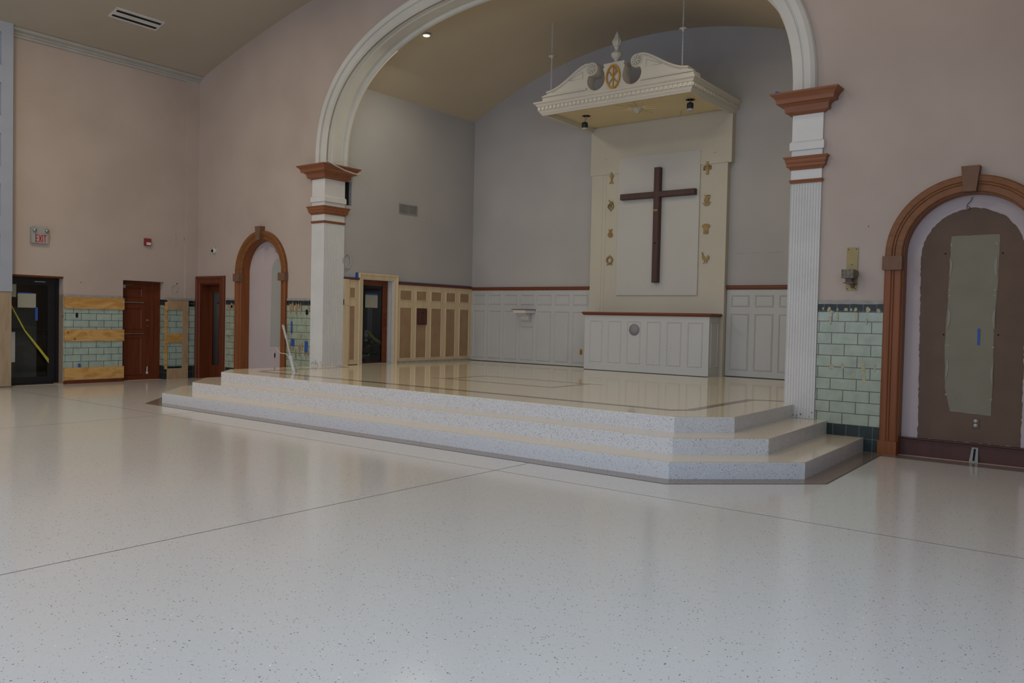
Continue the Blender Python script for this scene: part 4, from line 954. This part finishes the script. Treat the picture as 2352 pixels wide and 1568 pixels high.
# pediment
PC = .37; zo = 5.615
def mirror(p): return [(PC + a, b) for a, b in p] + [(PC - a, b) for a, b in reversed(p)]
half = [(0, zo), (1.56, zo), (1.56, 5.66), (1.545, 5.725), (1.45, 5.765), (1.455, 5.81), (1.32, 5.83), (1.19, 5.875), (1.09, 5.925), (.99, 5.98), (.885, 6.045), (.785, 6.105), (.69, 6.155), (.60, 6.185), (.53, 6.19), (.47, 6.19)]
half += [(.46 + .12 * math.cos(math.radians(a)), 6.07 + .12 * math.sin(math.radians(a))) for a in range(105, 276, 12)]
half += [(.52, 5.955), (.545, 5.93), (.55, 5.90)]
half += [(.37 + .19 * math.cos(math.radians(a)), 5.86 + .19 * math.sin(math.radians(a))) for a in range(10, -191, -12)]
half += [(.20, 5.97), (.225, 6.03), (.20, 6.05), (.215, 6.115), (0, 6.115)]
mb = MB(); mb.plate(mirror(half)[:-1] if False else mirror(half[1:-1] ) , [], XZ(2.46), 0, .26); PED = mb.build('scroll_pediment', [M['canopy']], L)
for s in (-1, 1):
    mb = MB()
    rim = [(1.46, 5.79), (1.32, 5.81), (1.19, 5.855), (1.09, 5.905), (.99, 5.96), (.885, 6.025), (.785, 6.085), (.69, 6.135), (.60, 6.165), (.52, 6.17)]
    mb.tube([(PC + s * a, 2.455, b) for a, b in rim], .022, 8); mb.tube([(PC + s * a, 2.458, b - .035) for a, b in rim[1:-1]], .010, 6)
    mb.box(PC + s * .56, PC + s * 1.555, 2.43, 2.46, 5.705, 5.725); mb.box(PC + s * .56, PC + s * 1.52, 2.44, 2.46, 5.73, 5.742)
    mb.tube([(PC + s * (.65 + .0 * i), 2.456, 5.92 + 0 * i) for i in range(1)] + [(PC + s * .66, 2.456, 6.05), (PC + s * .98, 2.456, 5.93), (PC + s * .66, 2.456, 5.93)][0:3], .006, 6)
    mb.build('raking_moulding', [M['canopy']], PED)
for s in (-1, 1):
    x = PC + s * .46
    mb = MB(); mb.lathe((x, 2.46, 6.07), [(.112, 0), (.112, -.014), (.10, -.018), (.098, -.008), (.0, -.008)], 28, axis='y')
    for k in range(8):
        a = 2 * math.pi * k / 8; mb.tube([(x + .025 * math.cos(a), 2.445, 6.07 + .025 * math.sin(a)), (x + .055 * math.cos(a), 2.438, 6.07 + .055 * math.sin(a)), (x + .085 * math.cos(a), 2.447, 6.07 + .085 * math.sin(a))], [.008, .016, .005], 6)
    mb.lathe((x, 2.45, 6.07), [(.022, 0), (.016, -.014), (0, -.018)], 12, axis='y')
    mb.build('rosette', [M['canopy']], PED)
mb = MB(); mb.lathe((PC, 2.55, 0), [(.068, 6.115), (.068, 6.135), (.05, 6.145), (.036, 6.165), (.042, 6.18)], 20)
mb.lathe((PC, 2.55, 0), [(.042, 6.18), (.07, 6.205), (.095, 6.25), (.10, 6.285), (.088, 6.305), (.06, 6.312)], 48, rib=.06, ribn=14)
mb.lathe((PC, 2.55, 0), [(.05, 6.312), (.035, 6.34), (.033, 6.37), (.048, 6.395), (.052, 6.41), (.04, 6.415)], 20)
mb.lathe((PC, 2.55, 0), [(.045, 6.415), (.068, 6.44), (.08, 6.48), (.078, 6.515), (.06, 6.545), (.052, 6.56), (.048, 6.575), (.036, 6.60), (.034, 6.615), (.018, 6.645), (.003, 6.685)], 40, rib=.10, ribn=8)
mb.build('urn_finial', [M['canopy']], L)
# oval chi-rho
t = MB(); n = 36; oc = (PC, 5.855); yy = 2.458
def vesica(w_, h_): 
    out = []
    for i in range(n):
        a = 2 * math.pi * i / n; out.append((oc[0] + w_ * math.cos(a) * (1 - .18 * math.sin(a) ** 2), oc[1] + h_ * math.sin(a)))
    return out
t.plate(vesica(.148, .222), [vesica(.122, .192)], XZ(0), yy - .03, yy)
t.tube([(PC, yy - .015, 5.65), (PC, yy - .015, 6.05)], .011, 6)
t.tube([(PC - .10, yy - .018, 5.97), (PC + .10, yy - .018, 5.72)], .010, 6); t.tube([(PC + .10, yy - .018, 5.97), (PC - .10, yy - .018, 5.72)], .010, 6)
t.tube([(PC, yy - .018, 6.02), (PC + .045, yy - .018, 6.01), (PC + .055, yy - .018, 5.96), (PC + .04, yy - .018, 5.92), (PC, yy - .018, 5.90)], .009, 6)
oo = t.build('monogram_oval', [M['orange']], PED); oo['label'] = 'orange gilt pointed oval with crossed monogram'
# dove-like boss with thin rays
mb = MB(); bx, by = .40, 3.30
for k in range(14):
    a = 2 * math.pi * k / 14 + .12; l = .55 if k % 2 else .38
    dx, dy = math.cos(a), math.sin(a)
    mb.add([(bx + dx * .08 - dy * .02, by + dy * .08 + dx * .02, 5.478), (bx + dx * .08 + dy * .02, by + dy * .08 - dx * .02, 5.478), (bx + dx * .10, by + dy * .10, 5.455), (bx + dx * l, by + dy * l, 5.476)], [(0, 1, 3), (0, 2, 3), (1, 2, 3), (0, 1, 2)])
mb.build('ray_ornament', [M['soffit']], L)
mb = MB(); mb.lathe((bx, by, 0), [(.11, 5.48), (.11, 5.455), (.09, 5.44), (.085, 5.42), (.04, 5.405), (.035, 5.38), (.0, 5.375)], 20); mb.build('ray_boss', [M['canopy']], L)
for x, z, lab in ((-.73, 5.30, 'left bare black lamp holder hanging from the canopy underside'), (1.47, 5.365, 'right bare black lamp holder hanging from the canopy underside')):
    t = thing('spot_lamp', lab, 'lamp', (x, 3.3, 5.48))
    mb = MB(); mb.lathe((x, 3.3, 5.478), [(.085, 0), (.085, -.006), (.065, -.006), (.06, .0), (0, 0)], 24); mb.build('ceiling_ring', [mat('ring_brown', (.14, .08, .035), .5)], t)
    mb = MB(); mb.tube([(x, 3.3, 5.475), (x - (.03 if x < 0 else 0), 3.3, z + .05)], .014, 8); mb.build('stem', [M['steel']], t)
    mb = MB(); xx = x - (.03 if x < 0 else 0); mb.lathe((xx, 3.3, z), [(.035, .06), (.055, .05), (.062, .02), (.058, -.05), (0, -.05)], 20); lh_ = mb.build('lamp_holder', [M['lampblack']], t)
    mb = MB(); mb.lathe((xx, 3.3, z), [(.056, -.051), (.064, -.062), (.062, -.078), (0, -.082)], 20); mb.build('bulb', [M['bulb']], lh_)
mb = MB(); mb.tube([(1.0, 3.9, 5.48), (1.005, 3.9, 5.44), (.99, 3.9, 5.40)], .004, 6); tag(mb.build('loose_wire', [M['darkcord']]), 'short loose wire hanging from the canopy underside near the wall', 'wire')
# chains
def chain(x, y, z0, z1, zdisc, lab):
    t = thing('hanging_chain', lab, 'chain', (x, y, z1))
    mb = MB(); z = z0; i = 0
    while z < z1 - .02:
        n_ = 10; pts = []
        for k in range(n_ + 1):
            a = 2 * math.pi * k / n_; u, v = .011 * math.cos(a), .021 * math.sin(a)
            pts.append((x + (u if i % 2 else 0), y + (0 if i % 2 else u), z + .02 + v))
        mb.tube(pts, .0045, 5, cap=False); z += .033; i += 1
    mb.build('chain_links', [M['plastic']], t)
    mb = MB(); mb.lathe((x, y, zdisc), [(.008, -.05), (.016, -.035), (.022, -.02), (.07, -.004), (.07, .004), (.03, .012), (.008, .03)], 20); mb.build('disc_collar', [M['canopy']], t)
    return t
chain(1.64, 2.60, 5.62, apse_z(1.64), 6.50, 'right pale chain with disc collar holding up the canopy')
chain(-1.09, 2.60, 5.62, apse_z(-1.09), 6.51, 'left pale chain with disc collar holding up the canopy')
# recessed downlight of the sanctuary ceiling
t = thing('recessed_downlight', 'small lit recessed ceiling light just inside the big arch', 'light', (-2.80, .93, 6.78))
zc = apse_z(-2.80)
mb = MB(); mb.lathe((-2.80, .93, zc), [(.09, .0), (.09, -.014), (.066, -.016), (.06, -.004)], 24); mb.build('trim_ring', [M['plastic']], t)
mb = MB(); mb.lathe((-2.80, .93, zc), [(.06, -.008), (.055, -.02), (0, -.022)], 24); mb.build('lens', [M['lampon']], t)

# ------------------------------------------------------------------ small wall things
# exit sign
t = thing('exit_sign', 'grey wall sign with red EXIT letters and two lamp heads above the left door', 'sign', (XL, -3.35, 2.75))
mb = MB(); mb.box(XL, XL + .06, -3.505, -3.19, 2.74, 3.04); mb.box(XL, XL + .065, -3.47, -3.23, 2.93, 3.06); mb.build('housing', [M['exitbody']], t)
mb = MB(); mb.box(XL + .06, XL + .066, -3.49, -3.205, 2.745, 2.925); FP = mb.build('face_plate', [M['exitbody']], t)
for y in (-3.455, -3.235):
    mb = MB(); mb.lathe((XL + .065, y, 2.985), [(.028, 0), (.034, .03), (.03, .045), (0, .05)], 16, axis='x'); mb.build('lamp_head', [M['steel']], t)
mb = MB(); xx = XL + .067; yy0, z0, z1 = -3.435, 2.765, 2.905; lw = .016
def bar(a, b, w_):
    a, b = Vector(a), Vector(b); d_ = (b - a).normalized(); n_ = Vector((-d_.y, d_.x)) * w_ / 2
    mb.plate([tuple(a + n_), tuple(b + n_), tuple(b - n_), tuple(a - n_)], [], lambda p, q, r: (xx + r, p, q), 0, .003)
bar((yy0 + .008, z0), (yy0 + .008, z1), lw)
for z in (z0 + lw / 2, (z0 + z1) / 2, z1 - lw / 2): bar((yy0, z), (yy0 + .048, z), lw)
bar((yy0 + .062, z0), (yy0 + .112, z1), lw); bar((yy0 + .112, z0), (yy0 + .062, z1), lw)
bar((yy0 + .130, z0), (yy0 + .130, z1), lw)
bar((yy0 + .172, z0), (yy0 + .172, z1), lw); bar((yy0 + .147, z1 - lw / 2), (yy0 + .197, z1 - lw / 2), lw)
o = mb.build('exit_letters', [M['red']], FP); o['label'] = 'red letters reading EXIT'
t = thing('fire_alarm', 'small red fire alarm box with white lens on the left wall', 'fire alarm', (XL, -1.18, 2.88))
mb = MB(); mb.box(XL, XL + .05, -1.25, -1.11, 2.875, 3.03); mb.build('housing', [M['alarm']], t)
mb = MB(); mb.box(XL + .05, XL + .075, -1.215, -1.13, 2.89, 2.945); mb.build('strobe_lens', [M['plastic']], t)
t = thing('security_camera', 'small white dome security camera on the wall above the glazed wooden door', 'camera', (-8.22, 0, 2.84))
mb = MB(); mb.lathe((-8.20, 0, 2.835), [(.055, 0), (.058, -.03), (.05, -.045), (0, -.05)], 20, axis='y'); mb.tube([(-8.20, -.02, 2.88), (-8.18, -.03, 2.93)], .012, 6); mb.build('housing', [M['plastic']], t)
mb = MB(); mb.lathe((-8.225, -.045, 2.835), [(.034, 0), (.028, -.02), (.012, -.032), (0, -.034)], 16, axis='y'); mb.build('lens_dome', [M['black']], t)
mb = MB(); mb.tube([(XL + .01, -.55 + .07 * math.cos(a * .55), 1.98 + .085 * math.sin(a * .55)) for a in range(-2, 9)], .005, 6)
tag(mb.build('wire_loop', [M['cord']]), 'pale wire loop on the left wall above the plywood pieces', 'wire')
mb = MB(); mb.lathe((XL + .031, -.50, 2.10), [(.014, 0), (.0, .004)], 10, axis='x'); tag(mb.build('screw_hole', [M['black']]), 'dark screw hole in the left wall above the pale wire loop', 'hole', 'screw holes in the left wall')
mb = MB(); mb.lathe((XL + .001, -2.55, 2.03), [(.009, 0), (.0, .003)], 8, axis='x'); tag(mb.build('screw_hole', [M['black']]), 'dark screw hole in the left wall above the topmost plywood board', 'hole', 'screw holes in the left wall')
for i, (z, wd) in enumerate(zip((3.17, 3.13, 3.07, 2.97, 2.91), ('topmost', 'second', 'middle', 'fourth', 'lowest'))):
    mb = MB(); mb.lathe((XL + .001, -.52 + .01 * (i % 2), z), [(.007, 0), (0, .003)], 8, axis='x')
    tag(mb.build('screw_hole', [M['black']]), wd + ' of five tiny screw holes in a column right of the red fire alarm', 'hole', 'screw holes in the left wall')
mb = MB(); mb.box(XL, XL + .004, -.33, -.29, 3.06, 3.14); tag(mb.build('bare_wall_patch', [M['ledge']]), 'tiny grey rectangular mark high on the left wall near the corner', 'patch')
# pipe chase in the corner
mb = MB(); mb.box(XL, XL + .03, -.30, -.0, 1.78, 6.60); struct('trim_2', mb, [M['pink']])
# round wire coil beside the left column
mb = MB(); mb.tube([(XSL + .02, .56 + .10 * math.cos(a * .5), 2.56 + .15 * math.sin(a * .5)) for a in range(-4, 8)], .012, 6)
tag(mb.build('wire_coil', [M['cord']]), 'grey looped cable on the inner wall half hidden by the left column', 'cable')
t = thing('air_vent', 'grey louvred air vent on the sanctuary left wall', 'vent', (XSL, 2.25, 3.68))
mb = MB(); mb.plate([(1.97, 3.665), (2.525, 3.665), (2.525, 3.875), (1.97, 3.875)], [[(1.99, 3.685), (2.505, 3.685), (2.505, 3.855), (1.99, 3.855)]], YZ(XSL), .012, 0); mb.build('frame', [M['greyvent']], t)
mb = MB()
for i in range(26):
    y = 2.0 + .5 * i / 25; mb.box(XSL + .001, XSL + .009, y - .005, y + .004, 3.685, 3.855)
mb.box(XSL, XSL + .0115, 2.24, 2.25, 3.685, 3.855); mb.build('louvres', [M['greyvent']], t)
mb = MB(); mb.box(XSL, XSL + .0008, 1.99, 2.505, 3.685, 3.855); mb.build('duct_opening', [M['black']], t)
# ceiling vent (slot diffuser)
t = thing('slot_diffuser', 'white ceiling air diffuser with two long black slots', 'vent', (-7.44, -2.2, hall_z(-7.44)))
sl = (hall_z(-7.28) - hall_z(-7.61)) / .33
def cz(x): return hall_z(-7.445) + sl * (x + 7.445)
mb = MB(); dq = .012
def slab(mb, x0, x1, y0, y1, d0, d1):
    v = [(x, y, cz(x) - dd) for x in (x0, x1) for y in (y0, y1) for dd in (d1, d0)]
    mb.add(v, [(0, 1, 3, 2), (4, 6, 7, 5), (0, 4, 5, 1), (2, 3, 7, 6), (0, 2, 6, 4), (1, 5, 7, 3)])
slab(mb, -7.62, -7.27, -2.68, -1.73, .0, .012); mb.build('frame', [M['plastic']], t)
mb = MB(); slab(mb, -7.56, -7.50, -2.64, -1.77, .0125, .014); slab(mb, -7.39, -7.33, -2.64, -1.77, .0125, .014); mb.build('slots', [M['black']], t)
# sconce
t = thing('wall_sconce', 'brass wall sconce plate with textured grey cube right of the right column', 'sconce', (5.25, 0, 1.92))
mb = MB(); mb.box(5.185, 5.315, -.012, 0, 1.92, 2.435); BP = mb.build('back_plate', [M['brass']], t)
for x, z in ((5.205, 2.415), (5.295, 2.415), (5.205, 1.94), (5.295, 1.94), (5.25, 2.23), (5.285, 2.165)):
    mb = MB(); mb.lathe((x, -.012, z), [(.007, 0), (.005, -.003), (0, -.004)], 10, axis='y'); mb.build('screw', [M['hatch']], BP)
mb = MB(); mb.box(5.185, 5.32, -.21, -.07, 2.06, 2.162); mb.box(5.21, 5.33, -.07, -.02, 2.09, 2.15); mb.build('textured_shade', [M['pewter']], t)
mb = MB(); mb.box(5.225, 5.295, -.18, -.11, 2.01, 2.06); mb.build('socket', [M['socket']], t)
mb = MB(); mb.box(5.205, 5.315, -.20, -.012, 1.998, 2.01); mb.plate([(-.14, 2.008), (-.012, 2.008), (-.012, 1.945), (-.03, 1.945)], [], lambda a, b, q: (q, a, b), 5.255, 5.285); mb.build('bracket', [M['pewter']], t)
# cable on the left capital
mb = MB(); mb.tube([(-4.32, -.02, 4.385), (-4.30, -.12, 4.38), (-4.23, -.20, 4.39), (-4.235, .0, 4.33), (-4.24, .25, 4.27), (-4.235, .5, 4.24), (-4.24, .66, 4.25)], .013, 6)
mb.tube([(-4.4, .05, 4.38), (-4.3, .1, 4.43), (-4.27, .35, 4.47), (-4.3, .55, 4.43), (-4.32, .6, 4.38)], .005, 6)
tag(mb.build('loose_cable', [M['cord']]), 'loose pale cable draped over the left column capital', 'cable')
mb = MB(); mb.add([(4.28, -.10, 4.372), (4.36, -.14, 4.372), (4.35, -.10, 4.40), (4.27, -.08, 4.43), (4.30, -.06, 4.372)], [(0, 1, 2, 3), (0, 3, 4), (4, 3, 2, 1)])
tag(mb.build('masking_tape', [M['bluetape']]), 'crumpled blue tape end on top of the right column capital', 'tape')
# dots on the right wall
mb = MB(); mb.lathe((5.42, -.001, 2.68), [(.008, 0), (0, -.003)], 8, axis='y'); tag(mb.build('nail', [M['darkcord']]), 'single nail in the pink wall above the brass sconce', 'nail')
# leaning pole
t = thing('extension_pole', 'thin pale blue pole leaning from the platform to the left niche surround', 'pole', (-3.395, -1.53, H))
p0, p1 = Vector((-3.395, -1.53, H + .012)), Vector((-5.635, -.085, 1.247))
P = lambda q: p0.lerp(p1, q)
mb = MB(); mb.tube([P(0), P(.25)], .026, 10); mb.build('grip', [M['pole']], t)
mb = MB(); mb.tube([P(.25), P(.72)], .013, 8); mb.build('tube', [M['pole']], t)
mb = MB(); mb.tube([P(.235), P(.275)], .036, 10); mb.build('collar', [M['plastic']], t)
mb = MB(); hp = []
dirn = (p1 - p0).normalized(); a_ = dirn.cross(Vector((0, 0, 1))).normalized(); b_ = dirn.cross(a_)
for i in range(160): hp.append(P(.70 + .24 * i / 160) + (a_ * math.cos(i * .9) + b_ * math.sin(i * .9)) * .017)
mb.tube(hp, .006, 4); mb.tube([P(.7), P(.94)], .012, 6); mb.build('spring', [M['plastic']], t)
mb = MB(); mb.tube([P(.93), P(1)], .028, 8); mb.build('tip', [M['plastic']], t)
mb = MB(); mb.tube([P(.25), P(.25) + Vector((-.14, 0, .08)), P(.25) + Vector((-.3, .0, .09)), P(.25) + Vector((-.45, .05, .12)), P(.25) + Vector((-.52, .06, .19))], .007, 6)
mb.tube([P(.23), P(.2) + Vector((.14, .0, -.05)), P(.1) + Vector((.14, .0, -.08)), P(.03) + Vector((.04, .0, 0))], .006, 6); mb.build('cord', [M['cord']], t)
# paint run on the plaster to the left of the corner: hairline crack on the back wall
mb = MB()
for x0, x1 in ((1.95, 2.12), (2.28, 2.42), (2.55, 2.85)): mb.tube([(x0, YB - .001, 2.795 + .004 * math.sin(x0 * 9)), ((x0 + x1) / 2, YB - .001, 2.80), (x1, YB - .001, 2.797)], .0022, 4)
tag(mb.build('plaster_crack', [M['ledge']]), 'fine horizontal crack in the plaster above the right brown rail', 'crack')

# repeats share a group
GR = dict(plywood_board='plywood boards fixed over the green tiles', corner_column='corner columns of the big arch', arched_niche='arched niches either side of the big arch', tile_wainscot='green tile strips along the hall walls',
          hanging_chain='chains of the canopy', spot_lamp='lamp holders under the canopy', chair_rail='brown rails on the sanctuary panelling', masking_tape='blue masking tape pieces', paper_notice='paper sheets on the doors',
          white_wainscot='white panelling of the back wall', raw_wainscot='unpainted panelling of the sanctuary left wall', wall_outlet='wall outlets', caution_tape='yellow caution tapes')
for o in list(COL.objects):
    if o.parent is None and 'kind' not in o and 'group' not in o:
        b_ = o.name.split('.')[0]
        if b_.endswith('_emblem'): o['group'] = 'gilt emblems beside the cross'
        elif b_ in GR: o['group'] = GR[b_]
